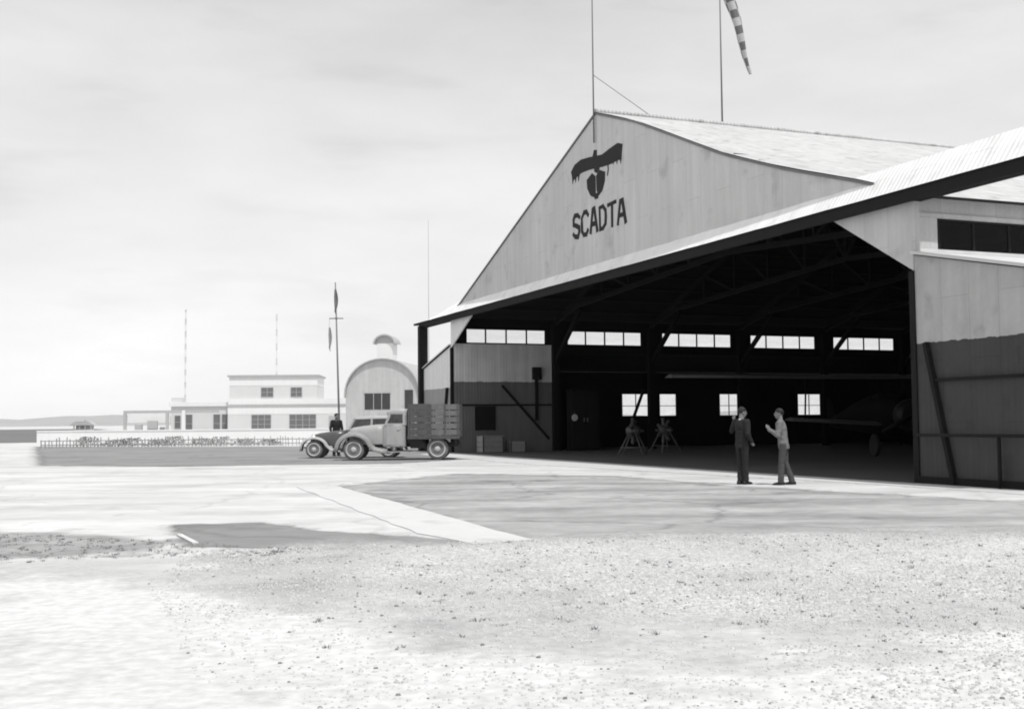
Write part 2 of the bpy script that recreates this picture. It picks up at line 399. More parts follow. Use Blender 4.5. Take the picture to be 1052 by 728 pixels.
# dry tufts along the broken edge at the left and in the gravel
b = B()
def tuft(x, y, h, n=16):
    for k in range(n):
        a = rg.uniform(0, 2*PI); r = rg.uniform(0, .05); w = .006
        p = Vector((x + r*math.cos(a), y + r*math.sin(a), .01)); q = p + Vector((math.cos(a)*h*.6, math.sin(a)*h*.6, h*rg.uniform(.5, 1)))
        s = Vector((-math.sin(a), math.cos(a), 0)) * w
        b.faces.new([b.verts.new(v) for v in (p - s, p + s, q)])
TP = G((-60,552),(28,549),(90,552),(180,556),(260,562),(330,562),(300,572),(60,576),(-60,585))
k = 0
while k < 380:
    x = rg.uniform(-9, 1); y = rg.uniform(11, 17)
    if in_poly(x, y, TP): tuft(x, y, rg.uniform(.008, .03), rg.randint(5, 14)); k += 1
for _ in range(160):
    x, y = rg.uniform(-1.5, 7.5), rg.uniform(7.5, 14)
    if in_poly(x, y, GP): tuft(x, y, rg.uniform(.015, .035), 10)
struct(obj('dry_grass', b, m_tuft), 'stuff')

# ------------------------------------------------------------------ hangar, local axes: x into the hangar, y across the opening, z up
X0, Z0, YAW, W = 9.0436, 25.9261, .3833, 32.04
BAY, NB = 5.37, 6; DEP = BAY * NB
HR, SL = 12.35, .3665                                   # ridge height, roof slope
EA = 6.35; LW = 4.6; HL, HLo = 5.12, 4.12               # eave, lean-to width, lean-to roof heights
HW0, HW1 = 5.23, 5.97
roofz = lambda y: HR - SL * abs(y - W/2)
def sag(y):          # the near rake has sunk unevenly with age
    q = (W/2 - y) / (W/2)
    if q <= 0 or q >= 1: return 0
    K = [(0, 0), (.18, .07), (.35, -.08), (.52, -.25), (.7, -.2), (.9, -.02), (1, 0)]
    for (a, u), (c, v) in zip(K, K[1:]):
        if a <= q <= c: return u + (v-u)*(q-a)/(c-a)
hg = thing('aircraft_hangar', 'large corrugated iron hangar with a wide dark opening, bird emblem and lettering on its gable', 'hangar', (X0, Z0, 0), YAW)

b = B(); e = -.45
ys_g = [1.2 + (W/2-1.2)*i/24 for i in range(25)]
prism(b, [(1.2, 6.72), (W-1.2, 6.72), (W-1.2, roofz(1.2)-.03)] + [(y, roofz(y)+sag(y)-.03) for y in ys_g[::-1]], 'x', 0, .06)
obj('gable_wall', b, m_gable, hg)
# thin dark verge along the rakes
b = B()
for s in (-1, 1):
    p = (-.03, W/2, HR + .01); q = (-.03, W/2 + s*(W/2+.4), roofz(-.4) + .01)
    if s > 0: beam(b, p, q, .04, .06)
    else:
        for y0_, y1_ in zip(ys_g, ys_g[1:]): beam(b, (-.03, y0_, roofz(y0_)+sag(y0_)+.01), (-.03, y1_, roofz(y1_)+sag(y1_)+.01), .04, .06)
    obj('verge_board', b, m_pole, hg); b = B()
b.free()
for s in (-1, 1):
    b = B()
    ye = W/2 + s*(W/2 + .45)
    y0, z0 = W/2, HR; y1, z1 = ye, HR - SL*(W/2+.45)
    n = 64
    # outer sheet slightly uneven, as old iron is; underside coloured near black to carry the interior's shade
    xs_ = [-.02 + (DEP+.3) * i / n for i in range(n + 1)]; ts = [j / 14 for j in range(15)]
    top = [[b.verts.new((x, y0 + (y1-y0)*t, z0 + (z1-z0)*t + .07 + (sag(y0 + (y1-y0)*t) * max(0, 1-max(0, x)/7)**2 if s < 0 else 0) + (0 if t in (0, 1) else .018*mnoise.noise((x*.8, t*9, s*5))))) for t in ts] for x in xs_]
    bot = [[b.verts.new(v.co - Vector((0, 0, .07))) for v in row] for row in top]
    for i in range(n):
        for j in range(14):
            b.faces.new((top[i][j], top[i+1][j], top[i+1][j+1], top[i][j+1]))
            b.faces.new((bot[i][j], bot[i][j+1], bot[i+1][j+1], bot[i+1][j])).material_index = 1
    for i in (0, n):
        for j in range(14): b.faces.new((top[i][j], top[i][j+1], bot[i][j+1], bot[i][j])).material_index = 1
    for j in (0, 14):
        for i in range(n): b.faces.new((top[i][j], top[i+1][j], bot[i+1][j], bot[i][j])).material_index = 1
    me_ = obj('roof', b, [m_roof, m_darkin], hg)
b = B(); tube(b, [(-.02, W/2, HR+.1), (DEP+.3, W/2, HR+.1)], .09, 8); obj('ridge_cap', b, m_roof, hg)
b = B()
for s in (-1, 1):
    for j in range(1, 13):
        d = (W/2) * j / 13; y = W/2 + s*d; z = HR - SL*d - .09 - .12*(s < 0)
        bx(b, .1, DEP-.1, y-.05, y+.05, z-.06, z+.06)
obj('purlins', b, m_truss, hg)
# canopy strip over the door track
cy0, cy1 = -5.2, 37.25
b = B()
prof = [(-.30, 6.56), (0, 7.0), (.25, 7.31)]
n = 70; rows = []
for i in range(n + 1):
    y = cy0 + (cy1-cy0)*i/n
    tp_ = 1 - max(0, (y-30.6)/(cy1-30.6))
    rows.append([b.verts.new((x, y, 6.56 + (z-6.56)*tp_ + .012*mnoise.noise((y*.9, x*3, 0)))) for x, z in prof])
for i in range(n):
    for j in range(2): b.faces.new((rows[i][j], rows[i+1][j], rows[i+1][j+1], rows[i][j+1]))
for (x, z), (x2, z2) in (((.25, 7.31), (.55, 6.75)),):
    pass
low = [[b.verts.new((x, y, 6.53 + (z-6.53)*(0 if y == cy1 else 1))) for x, z in ((-.29, 6.53), (0, 6.62), (.22, 7.24))] for y in (cy0, 30.6, cy1)]
for i in range(2):
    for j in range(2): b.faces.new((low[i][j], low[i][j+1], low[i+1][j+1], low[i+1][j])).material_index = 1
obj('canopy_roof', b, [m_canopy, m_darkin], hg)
b = B()
prism(b, [(cy0+.05, 6.26), (33.5, 6.26), (cy1-.1, 6.47), (cy1-.05, 6.55), (cy0+.05, 6.55)], 'x', -.27, -.20)
bx(b, -.20, -.02, cy0+.08, cy1-1.2, 6.34, 6.54)
obj('fascia_board', b, m_edge, hg)
b = B()                                                  # outrigger beams carrying the door track
bx(b, 0, .16, cy0+.1, 0, 6.3, 6.5); bx(b, 0, .16, W+.0, cy1-.1, 6.3, 6.5); bx(b, .065, .2, 0, W, 6.36, 6.55)
obj('door_track', b, m_darkin2, hg)
b = B(); bx(b, -.22, .22, 36.3, 36.65, 0, 6.4); obj('column', b, m_edge, hg)
b = B(); bx(b, -.05, .15, -4.9, -4.6, 0, 6.34); obj('column', b, m_edge, hg)
# corner gussets of the opening
tc = 2.92
b = B(); prism(b, [(0, 4.74), (tc, 6.38), (tc, 6.6), (0, 6.6)], 'x', 0, .06); obj('corner_gusset', b, m_gable, hg)
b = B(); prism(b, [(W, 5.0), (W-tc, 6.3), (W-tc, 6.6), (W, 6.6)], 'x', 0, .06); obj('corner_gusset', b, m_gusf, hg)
# jamb posts
b = B(); bx(b, -.04, .3, -.02, .14, 0, 4.74); obj('jamb_post', b, m_edge, hg)
b = B(); bx(b, -.04, .1, W-.14, W+.02, 0, 5.0); obj('jamb_post', b, m_edge, hg)

# lean-to annexes on both sides
for s, ya in ((-1, 0), (1, W)):
    yo = ya + s*LW
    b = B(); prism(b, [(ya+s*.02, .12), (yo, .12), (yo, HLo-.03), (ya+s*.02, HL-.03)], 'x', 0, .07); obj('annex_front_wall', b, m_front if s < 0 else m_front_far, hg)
    b = B(); bx(b, -.06, .13, min(ya+s*.02, yo), max(ya+s*.02, yo), 0, .16); obj('annex_footing', b, m_edge, hg)
    b = B(); prism(b, [(ya, HL), (yo+s*.25, HLo-.05), (yo+s*.25, HLo+.01), (ya, HL+.07)], 'x', -.1, DEP); 
    for f in b.faces:
        if f.normal.length == 0: f.normal_update()
    ar_o = obj('annex_roof', b, [m_trim, m_darkin], hg)
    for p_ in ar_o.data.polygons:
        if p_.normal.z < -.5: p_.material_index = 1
    # rear end of the annex
    b = B(); prism(b, [(ya, 0), (yo, 0), (yo, HLo-.06), (ya, HL-.06)], 'x', DEP-.1, DEP); obj('annex_rear_wall', b, m_darkin2, hg)
    b = B()
    beam(b, (-.07, ya+s*.38, 3.10), (-.07, ya+s*1.13, .05), .10, .12, up=(1,0,0))
    obj('brace', b, m_edge, hg)
    b = B(); beam(b, (-.05, ya+s*.55, 2.27), (-.05, yo, 2.27), .06, .07); obj('rail', b, m_edge, hg)
    b = B(); tube(b, [(-.16, ya+s*.12, 1.07), (-.16, yo, 1.07)], .035, 8); obj('rail', b, m_edge, hg)
    for d in (2.5, 4.5): b = B(); tube(b, [(-.16, ya+s*d, 0), (-.16, ya+s*d, 1.10)], .04, 8); obj('rail_post', b, m_edge, hg)
# near annex outer wall
b = B(); bx(b, .08, DEP-.1, -LW, -LW+.08, 0, HLo-.06); obj('annex_side_wall', b, m_side, hg)
# far annex outer wall with its low windows (built as strips round the openings)
yo = W + LW
lows = [(11.5, 13.25), (13.85, 14.95), (17.75, 19.05), (23.1, 24.75)]
b = B()
bx(b, .08, DEP-.1, yo-.08, yo, 0, 1.66); bx(b, .08, DEP-.1, yo-.08, yo, 2.94, HLo-.015)
xp = .08
for a, c in lows + [(DEP-.1, DEP-.1)]: bx(b, xp, a, yo-.08, yo, 1.66, 2.94); xp = c
obj('annex_side_wall', b, m_darkin2, hg)
for a, c in lows:
    b = B(); w_ = .035
    bx(b, a, c, yo-.1, yo-.03, 1.66, 1.66+w_*1.5); bx(b, a, c, yo-.1, yo-.03, 2.94-w_, 2.94); bx(b, a, c, yo-.1, yo-.03, 2.24, 2.24+w_)
    for x in (a, c-w_): bx(b, x, x+w_, yo-.1, yo-.03, 1.7, 2.9)
    if c-a > 1.2: bx(b, (a+c)/2-.02, (a+c)/2+.02, yo-.09, yo-.04, 1.7, 2.9)
    f = obj('window', b, m_darkin2, hg)
    b = B(); bx(b, a+w_, c-w_, yo-.07, yo-.06, 1.71, 2.9); obj('pane', b, m_glass, f)
b = B(); beam(b, (11.9, yo-.35, 1.2), (12.75, yo-.35, 3.2), .13, .13); obj('brace', b, m_darkin2, hg)

# clerestory walls: header, sill, piers, windows of four lights per bay
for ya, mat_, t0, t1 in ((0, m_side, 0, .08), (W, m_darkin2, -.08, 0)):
    b = B(); y0_, y1_ = ya+t0, ya+t1
    bx(b, 0.06 if ya == 0 else .06, DEP, y0_, y1_, HW1, roofz(0)+.0 - .02 if True else EA)
    bx(b, .06, DEP, y0_, y1_, 4.85, HW0)
    bx(b, .06, .7, y0_, y1_, HW0, HW1)
    for k in range(1, NB+1): bx(b, BAY*k-.37, BAY*k+(.7 if k < NB else 0), y0_, y1_, HW0, HW1)
    obj('clerestory_wall', b, mat_, hg)
    for k in range(NB):
        a, c = BAY*k+.7, BAY*k+BAY-.37
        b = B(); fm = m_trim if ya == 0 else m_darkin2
        bx(b, a, c, y0_+.015, y1_-.015, HW0, HW0+.05); bx(b, a, c, y0_+.015, y1_-.015, HW1-.05, HW1)
        for j in range(5):
            x = a + (c-a)*j/4; ww = .035 if 0 < j < 4 else .05
            x = min(max(x, a+ww), c-ww); bx(b, x-ww, x+ww, y0_+.018, y1_-.018, HW0+.05, HW1-.05)
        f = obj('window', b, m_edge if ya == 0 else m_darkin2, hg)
        b = B(); bx(b, a+.05, c-.05, y0_+.035, y0_+.042, HW0+.05, HW1-.05); obj('pane', b, m_nglass if ya == 0 else m_glass, f)
b = B()                                                   # trim at the corner and over the lean-to of the near wall
bx(b, -.03, .12, -.10, -.002, HL+.02, 6.3); obj('corner_board', b, m_side, hg)
b = B(); bx(b, .12, DEP, -.06, -.003, HL+.06, HL+.13); obj('sill_trim', b, m_trim, hg)
b = B(); bx(b, .12, DEP, -.05, -.003, HW1+.01, HW1+.1); obj('header_trim', b, m_side, hg)
# first bay of the far wall is closed and painted in two tones
b = B(); bx(b, .11, BAY-.15, W-.16, W-.09, .0, HW0-.02); obj('inner_wall', b, m_inbay, hg)
b = B(); bx(b, 1.15, 2.2, W-.22, W-.16, 1.05, 2.2); obj('hatch', b, m_edge, hg)
b = B(); bx(b, 4.15, 4.55, W-.45, W-.16, 3.5, 4.1); bx(b, 4.3, 4.42, W-.3, W-.16, 1.5, 3.5); obj('vent_box', b, m_edge, hg)
b = B(); beam(b, (2.55, W-.22, 3.2), (5.0, W-.22, .6), .14, .1); obj('brace', b, m_edge, hg)
b = B(); bx(b, .35, BAY-.2, W-.22, W-.16, 2.22, 2.3); obj('rail', b, m_edge, hg)
# far row of posts with knee braces, trusses
for k in range(0, NB+1):
    x = BAY*k if k else .2
    for ya, s in ((0, 1), (W, -1)):
        if k == 0: continue
        b = B(); bx(b, x-.16, x+.16, ya+s*.09, ya+s*.39, 0, 6.2)
        obj('post', b, m_darkin2, hg)
        b = B(); beam(b, (x, ya+s*.3, 4.4), (x, ya+s*3.3, 6.75), .16, .2); obj('knee_brace', b, m_darkin2, hg)
for k in range(0, NB+1):
    x = BAY*k if k else .35
    b = B()
    zt = lambda y: roofz(y) - .28
    ys_ = [.3 + (W-.6)*i/12 for i in range(13)]
    zb = lambda y: 6.75 + .9 * (1 - abs(y-W/2)/(W/2))
    for i in range(12):
        y0_, y1_ = ys_[i], ys_[i+1]
        beam(b, (x, y0_, zt(y0_)-.06), (x, y1_, zt(y1_)-.06), .14, .2)
        beam(b, (x, y0_, max(zb(y0_), 0) if 0 < i else zt(y0_)), (x, y1_, zb(y1_) if i < 11 else zt(y1_)), .14, .18)
        if 0 < i: beam(b, (x, y0_, zb(y0_)), (x, y0_, zt(y0_)), .1, .1)
        if 0 < i < 11:
            if i < 6: beam(b, (x, y0_, zt(y0_)), (x, y1_, zb(y1_)), .09, .09)
            else: beam(b, (x, y0_, zb(y0_)), (x, y1_, zt(y1_)), .09, .09)
    obj('roof_truss', b, m_truss, hg)
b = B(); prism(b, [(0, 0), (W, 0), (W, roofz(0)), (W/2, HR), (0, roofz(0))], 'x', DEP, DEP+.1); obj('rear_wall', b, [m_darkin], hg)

# emblem and letters, thin boards on the gable
def em(polys, name):
    b = B()
    for P in polys: prism(b, P, 'x', -.012, -.002)
    return obj(name, b, m_paint, hg)
ZX = lambda X, Y: (16.06 - (X-246) * .0147, 11.16 - (Y-150) * .0062)   # drawing grid -> (across, height)
def strokeL(P, w0):
    """ribbon polygon along points (y,z) with half widths"""
    L_, R2 = [], []
    for i, p in enumerate(P):
        a = P[max(i-1, 0)]; c = P[min(i+1, len(P)-1)]
        d = Vector((c[0]-a[0], c[1]-a[1])).normalized(); n_ = Vector((-d.y, d.x)); w_ = w0[i]
        L_.append((p[0]+n_.x*w_, p[1]+n_.y*w_)); R2.append((p[0]-n_.x*w_, p[1]-n_.y*w_))
    return L_ + R2[::-1]
yc = 16.05
wing = strokeL([(yc-2.02, 10.55), (yc-1.7, 10.62), (yc-1.1, 10.58), (yc-.5, 10.56), (yc, 10.62), (yc+.55, 10.68), (yc+1.2, 10.72), (yc+1.7, 10.64), (yc+2.0, 10.50)],
               [.26, .30, .28, .22, .22, .23, .25, .26, .2])
b = B()
for P in ([wing] + [[(yc-2.0+.28*i, 10.4), (yc-1.84+.28*i, 10.4), (yc-1.93+.28*i, 10.14+.05*i)] for i in range(3)] + [[(yc+1.3+.25*i, 10.5), (yc+1.5+.25*i, 10.5), (yc+1.45+.25*i, 10.2)] for i in range(3)] +
          [[(yc+.12, 10.5), (yc-.35, 10.45), (yc-.28, 10.3), (yc-.1, 10.2), (yc+.12, 10.3)],
           strokeL([(yc-.95, 10.4), (yc-.98, 10.15), (yc-.9, 9.95)], [.03, .03, .03]), [(yc-.1, 10.8), (yc+.25, 10.85), (yc+.12, 11.08), (yc-.1, 11.04)],
           [(yc+.74, 10.12), (yc+.3, 10.28), (yc+.03, 10.12), (yc+.02, 9.55), (yc+.14, 9.38), (yc+.45, 9.5), (yc+.7, 9.8)],
           [(yc-.74, 10.12), (yc-.3, 10.28), (yc-.03, 10.12), (yc-.06, 9.6), (yc-.2, 9.38), (yc-.5, 9.5), (yc-.7, 9.8)],
           [(yc+.14, 9.5), (yc-.2, 9.5), (yc-.16, 9.3), (yc+.1, 9.3)]]):
    prism(b, P, 'x', -.012 - .0004*len(b.verts)/10, -.002)
obj('bird_emblem', b, m_paint, hg)
LT = {'S': [[(.95,.85),(.7,1),(.3,1),(.05,.82),(.1,.62),(.5,.5),(.9,.38),(.95,.18),(.7,0),(.3,0),(.05,.15)]],
      'C': [[(.95,.84),(.7,1),(.35,1),(.08,.8),(.05,.5),(.08,.2),(.35,0),(.7,0),(.95,.16)]],
      'A': [[(.02,0),(.36,1),(.64,1),(.98,0)], [(.2,.36),(.8,.36)]],
      'D': [[(.1,0),(.1,1),(.55,1),(.88,.8),(.92,.5),(.88,.2),(.55,0),(.1,0)]],
      'T': [[(0,1),(1,1)], [(.5,1),(.5,0)]]}
y_ = 18.0; lw, lh, gap = .57, .79, .15
for ch in 'SCADTA':
    b = B()
    for k, st in enumerate(LT[ch]):
        P = [(y_ - q[0]*lw + rg.uniform(-.02, .02), 8.20 + (18.0-y_)*-.02 + q[1]*lh + rg.uniform(-.025, .025)) for q in st]
        for i in range(len(P)-1):
            (a0, z0_), (a1, z1_) = P[i], P[i+1]
            d = Vector((a1-a0, z1_-z0_)).normalized() * .05
            o_ = .0006 * (i + 7*k)
            beam(b, (-.008-o_, a0-d.x, z0_-d.y), (-.008-o_, a1+d.x, z1_+d.y), .012, rg.uniform(.13, .19), up=(0, -d.y, d.x))
    obj('letter', b, m_paint, hg); y_ -= lw + gap

# hangar floor
R2 = lambda x, y, z=0: (X0 + math.cos(YAW)*x - math.sin(YAW)*y, Z0 + math.sin(YAW)*x + math.cos(YAW)*y)
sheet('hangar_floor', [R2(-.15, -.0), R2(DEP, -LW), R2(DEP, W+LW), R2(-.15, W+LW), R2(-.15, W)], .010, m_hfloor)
sheet('apron', [R2(-.16, -9), R2(-.16, W+.5), R2(-2.2, W-2), R2(-2.9, 16), R2(-1.8, 6), R2(-1.1, 0), R2(-.9, -9)], .0045, m_strip2, soft=.35)

# ------------------------------------------------------------------ things on the roof
def loc(x, y, z): a, c = R2(x, y); return Vector((a, c, z))
p = loc(-.02, W/2, 0)
mast = thing('antenna_mast', 'thin bare mast rising from the peak of the hangar gable', 'mast', (p.x, p.y, 11.3), YAW)
b = B(); tube(b, [(-.06, 0, 0), (-.06, 0, 8.2)], [.03, .018], 8); obj('pole', b, m_pole, mast)
b = B(); tube(b, [(-.06, 0, 2.45), (2.3, 0, 1.15)], .012, 6); obj('guy_wire', b, m_pole, mast)
p = loc(5.25, W/2, 12.4)
ws = thing('windsock', 'striped windsock hanging limp from a tall thin pole on the hangar ridge', 'windsock', p, YAW)
b = B(); tube(b, [(0, 0, 0), (0, 0, 5.9)], [.035, .022], 8); obj('pole', b, m_pole, ws)
b = B()
n = 24
rows = []
for i in range(n+1):
    t = i/n; c = Vector((.12 + 1.22*t + .05*math.sin(t*5), .02*math.sin(t*9), 5.62 - 3.55*t)); r = .19*(1-t)**.8 + .045
    rr = []
    for k in range(12):
        a = 2*PI*k/12; q = r*(1 + .13*math.sin(3*a + 8*t))
        rr.append(b.verts.new(c + Vector((q*math.cos(a)*.95, q*math.sin(a), q*math.cos(a)*.3))))
    rows.append(rr)
for i in range(n):
    for k in range(12):
        f = b.faces.new((rows[i][k], rows[i][(k+1)%12], rows[i+1][(k+1)%12], rows[i+1][k]))
        f.smooth = True; f.material_index = ((i//2) % 2) if k % 6 < 4 else 1 - ((i//2) % 2)
obj('sock', b, [m_sockd, m_sockl], ws)
b = B(); tube(b, [(0, 0, 5.62), (.12, 0, 5.65)], .012, 6)
lathe(b, [(.235, -.01), (.25, 0), (.235, .01)], (.12, 0, 5.63), 'z', 16); obj('ring', b, m_pole, ws)

# ------------------------------------------------------------------ wheels
def wheel(parent, x, y, r, w, side, dual=False, rim=m_rim, tyre=m_tyre, spokes=6):
    """wheel whose outer face looks along side*y"""
    b = B()
    prof = [(r*.66, -w/2), (r*.86, -w*.52), (r*.97, -w*.4), (r, -w*.15), (r, w*.15), (r*.97, w*.4), (r*.86, w*.52), (r*.66, w/2)]
    lathe(b, [(r_, a) for r_, a in prof], (0, 0, 0), 'y', 28)
    if dual: lathe(b, [(r_, a - side*w*1.15) for r_, a in prof], (0, 0, 0), 'y', 28)
    o = obj('wheel', b, tyre, parent); o.location = (x, y, r)
    b = B(); f = side*w*.5
    lathe(b, [(r*.76, f-.02*side), (r*.76, f+.03*side), (r*.66, f+.03*side), (r*.57, f-.03*side), (r*.3, f-.035*side), (r*.24, f+.03*side), (r*.1, f+.05*side)], (0, 0, 0), 'y', 24)
    for k in range(spokes):
        a = 2*PI*k/spokes; c = (r*.43*math.cos(a), 0, r*.43*math.sin(a))
        ys0, ys1 = sorted((f-.036*side, f-.028*side))
        lathe(b, [(r*.1, ys0), (r*.1, ys1)], c, 'y', 10, 1)
    obj('rim', b, [rim, m_black], o)
    return o
def rsec(x, hw, z0, z1, rt=.12, rb=.04, n=4, tuck=0):
    """rounded cross-section in the y-z plane at x; top corners rounded by rt"""
    P = []
    for cy, cz, r, a0 in ((hw-rt, z1-rt, rt, 0), (-(hw-rt), z1-rt, rt, 90), (-(hw-rb-tuck), z0+rb, rb, 180), (hw-rb-tuck, z0+rb, rb, 270)):
        for i in range(n+1):
            a = math.radians(a0 + 90*i/n); P.append((x, cy + r*math.cos(a), cz + r*math.sin(a)))
    return P
def fender(b, path, y0, y1, th=.03, crown=.06):
    """path [(x,z)] sideways outline, with a crowned cross-section between y0 (inner) and y1 (outer)"""
    secs = []
    for i, (x, z) in enumerate(path):
        a = path[max(i-1, 0)]; c = path[min(i+1, len(path)-1)]
        d = Vector((c[0]-a[0], c[1]-a[1])).normalized(); n_ = Vector((-d.y, d.x))
        if n_.y < -.2: n_ = -n_
        s = []
        for t, k in ((0, 0), (.25, .6), (.55, .95), (.8, .7), (.94, .2), (1, -.6)):
            s.append((x + n_.x*crown*k, y0 + (y1-y0)*t, z + n_.y*crown*k))
        for t, k in ((.97, -.7), (.8, .1), (.5, .4), (0, -.4)):
            s.append((x + n_.x*(crown*k-th*.3), y0 + (y1-y0)*t, z + n_.y*(crown*k-th*.3)))
        secs.append(s)
    loft(b, secs)
def arc(cx, cz, rx, rz, a0, a1, n=12):
    return [(cx + rx*math.cos(math.radians(a0+(a1-a0)*i/n)), cz + rz*math.sin(math.radians(a0+(a1-a0)*i/n))) for i in range(n+1)]

# ------------------------------------------------------------------ stake truck: local +x towards its nose, rotated to face left in the picture
tk = thing('stake_truck', 'pale old truck with a slatted wooden stake bed standing in front of the hangar corner', 'truck', (-2.9, 45.75, .004), PI - .01)
WB = 3.25
# nose at x = WB + .72 ; rear wheel x = 0
b = B()                                                 # hood
loft(b, [rsec(2.05+.0, .64, .6, 1.40, .26), rsec(2.4, .60, .6, 1.38, .26), rsec(2.9, .52, .6, 1.33, .24), rsec(3.3, .43, .58, 1.27, .2), rsec(3.46, .38, .58, 1.22, .2)])
obj('hood', b, m_truck, tk, smooth_all=True)
b = B()                                                 # grille
loft(b, [rsec(3.465, .335, .56, 1.13, .17), rsec(3.55, .30, .54, 1.10, .16), rsec(3.6, .22, .54, 1.04, .13)])
for k in range(-5, 6): bx(b, 3.5, 3.625, k*.045-.008, k*.045+.008, .6, 1.0, 1)
obj('grille', b, [m_black, m_chrome], tk)
# cab: lower body then posts and roof leaving real window openings
b = B()
loft(b, [rsec(1.22, .76, .5, 1.36, .05), rsec(1.6, .78, .5, 1.37, .05), rsec(2.06, .70, .52, 1.36, .06), rsec(2.16, .6, .56, 1.34, .12)])
cab = obj('cab', b, m_truck, tk)
b = B()
for s in (-1, 1):
    beam(b, (1.26, s*.72, 1.34), (1.27, s*.68, 1.86), .12, .16)
    beam(b, (2.02, s*.70, 1.34), (1.84, s*.64, 1.84), .07, .09)
    beam(b, (1.30, s*.735, 1.385), (2.0, s*.71, 1.385), .05, .07)
bx(b, 1.21, 1.27, -.66, .66, 1.3, 1.42); bx(b, 1.21, 1.27, -.66, .66, 1.68, 1.88)
obj('pillar', b, m_truck, cab)
b = B()
loft(b, [rsec(1.12, .60, 1.72, 1.86, .07), rsec(1.2, .72, 1.74, 1.96, .12), rsec(1.4, .75, 1.75, 2.0, .14), rsec(1.65, .74, 1.75, 2.0, .14), rsec(1.85, .69, 1.75, 1.95, .12), rsec(1.97, .62, 1.75, 1.86, .06)])
obj('roof', b, m_truck, cab, smooth_all=True)
b = B(); b.faces.new([b.verts.new(v) for v in ((2.0, -.64, 1.38), (2.0, .64, 1.38), (1.86, .6, 1.78), (1.86, -.6, 1.78))]); obj('windshield', b, m_dglass, cab)
for s in (-1, 1):
    b = B(); loft(b, [[(1.36, s*.775, .56), (1.98, s*.735, .6), (1.98, s*.725, 1.34), (1.36, s*.77, 1.34)], [(1.36, s*.79, .56), (1.98, s*.75, .6), (1.98, s*.742, 1.34), (1.36, s*.785, 1.34)]], smooth=False)
    d = obj('door', b, m_truck, tk)
    b = B(); tube(b, [(1.44, s*.80, 1.2), (1.56, s*.81, 1.2)], .014, 6); obj('handle', b, m_chrome, d)
    b = B(); b.faces.new([b.verts.new(v) for v in ((1.36, s*.74, 1.41), (1.95, s*.715, 1.41), (1.83, s*.66, 1.78), (1.36, s*.70, 1.78))]); obj('pane', b, m_dglass, d)
    b = B(); fender(b, [(4.02-.05, .34)] + arc(WB, .42, .66, .58, 8, 165, 16)[:] + [(2.45, .42), (2.2, .36), (1.95, .33)], s*.40, s*.90, crown=.11); obj('front_fender', b, m_fend, tk, smooth_all=True)
    b = B(); bx(b, 1.1, 2.2, min(s*.6, s*.86), max(s*.6, s*.86), .30, .335); obj('running_board', b, m_truck, tk)
    b = B(); lathe(b, [(.03, -.12), (.09, -.08), (.115, .0), (.12, .05)], (3.42, s*.52, 1.0), 'x', 16)
    hl = obj('headlight', b, m_truck, tk)
    b = B(); lathe(b, [(.11, .051), (.105, .065), (.03, .08)], (3.42, s*.52, 1.0), 'x', 16); obj('lens', b, m_prop, hl)
    wheel(tk, WB, s*.68, .41, .17, s)
    wheel(tk, 0, s*.72, .42, .17, s, dual=True)
b = B(); tube(b, [(3.9, -.78, .42), (3.99, -.4, .44), (3.99, .4, .44), (3.9, .78, .42)], .045, 8); obj('bumper', b, m_chrome, tk)
b = B()
for s in (-1, 1): bx(b, -.85, 3.5, s*.38-.04, s*.38+.04, .5, .66)
for x in (-.7, .5, 1.1): bx(b, x-.05, x+.05, -.8, .8, .62, .86)
tube(b, [(0, -.6, .42), (0, .6, .42)], .06, 8); lathe(b, [(.08, -.16), (.16, -.05), (.16, .05), (.08, .16)], (0, 0, .42), 'y', 12)
tube(b, [(WB, -.6, .41), (WB, .6, .41)], .04, 8)
bx(b, .45, 1.05, .5, .8, .45, .8); bx(b, .45, 1.05, -.8, -.5, .45, .8)
obj('chassis', b, m_black, tk)
b = B(); bx(b, -.86, 1.14, -.95, .95, .86, .93); bx(b, -.87, 1.15, -.96, -.9, .80, .93); bx(b, -.87, 1.15, .9, .96, .80, .93); obj('bed_floor', b, m_bed, tk)
for s in (-1, 1):
    b = B()
    for j in range(5):
        z = .96 + j*.245; h_ = .215
        x_s = [(-.86, .28), (.31, 1.14)]
        for x0_, x1_ in x_s:
            bx(b, x0_, x1_, s*.93-.012 + .002*j, s*.93+.012 + .002*j, z, z+h_ + (-.02 if x0_ < 0 else .008), 1 if x0_ < 0 else 0)
    for x in (-.8, -.3, .25, .34, .75, 1.1): bx(b, x-.03, x+.03, s*.955-.015, s*.955+.015, .84, 2.15)
    obj('stake_side', b, [m_bed, m_slat], tk)
b = B()
for j in range(5): bx(b, 1.1, 1.13, -.9, .9, .96+j*.245, 1.15+j*.245)
for y in (-.6, 0, .6): bx(b, 1.13, 1.16, y-.03, y+.03, .9, 2.14)
obj('stake_end', b, m_bed, tk); b = B()
for j in range(5): bx(b, -.86, -.83, -.9, .9, .96+j*.245, 1.15+j*.245)
for y in (-.6, 0, .6): bx(b, -.89, -.86, y-.03, y+.03, .9, 2.14)
obj('stake_end', b, m_bed, tk)

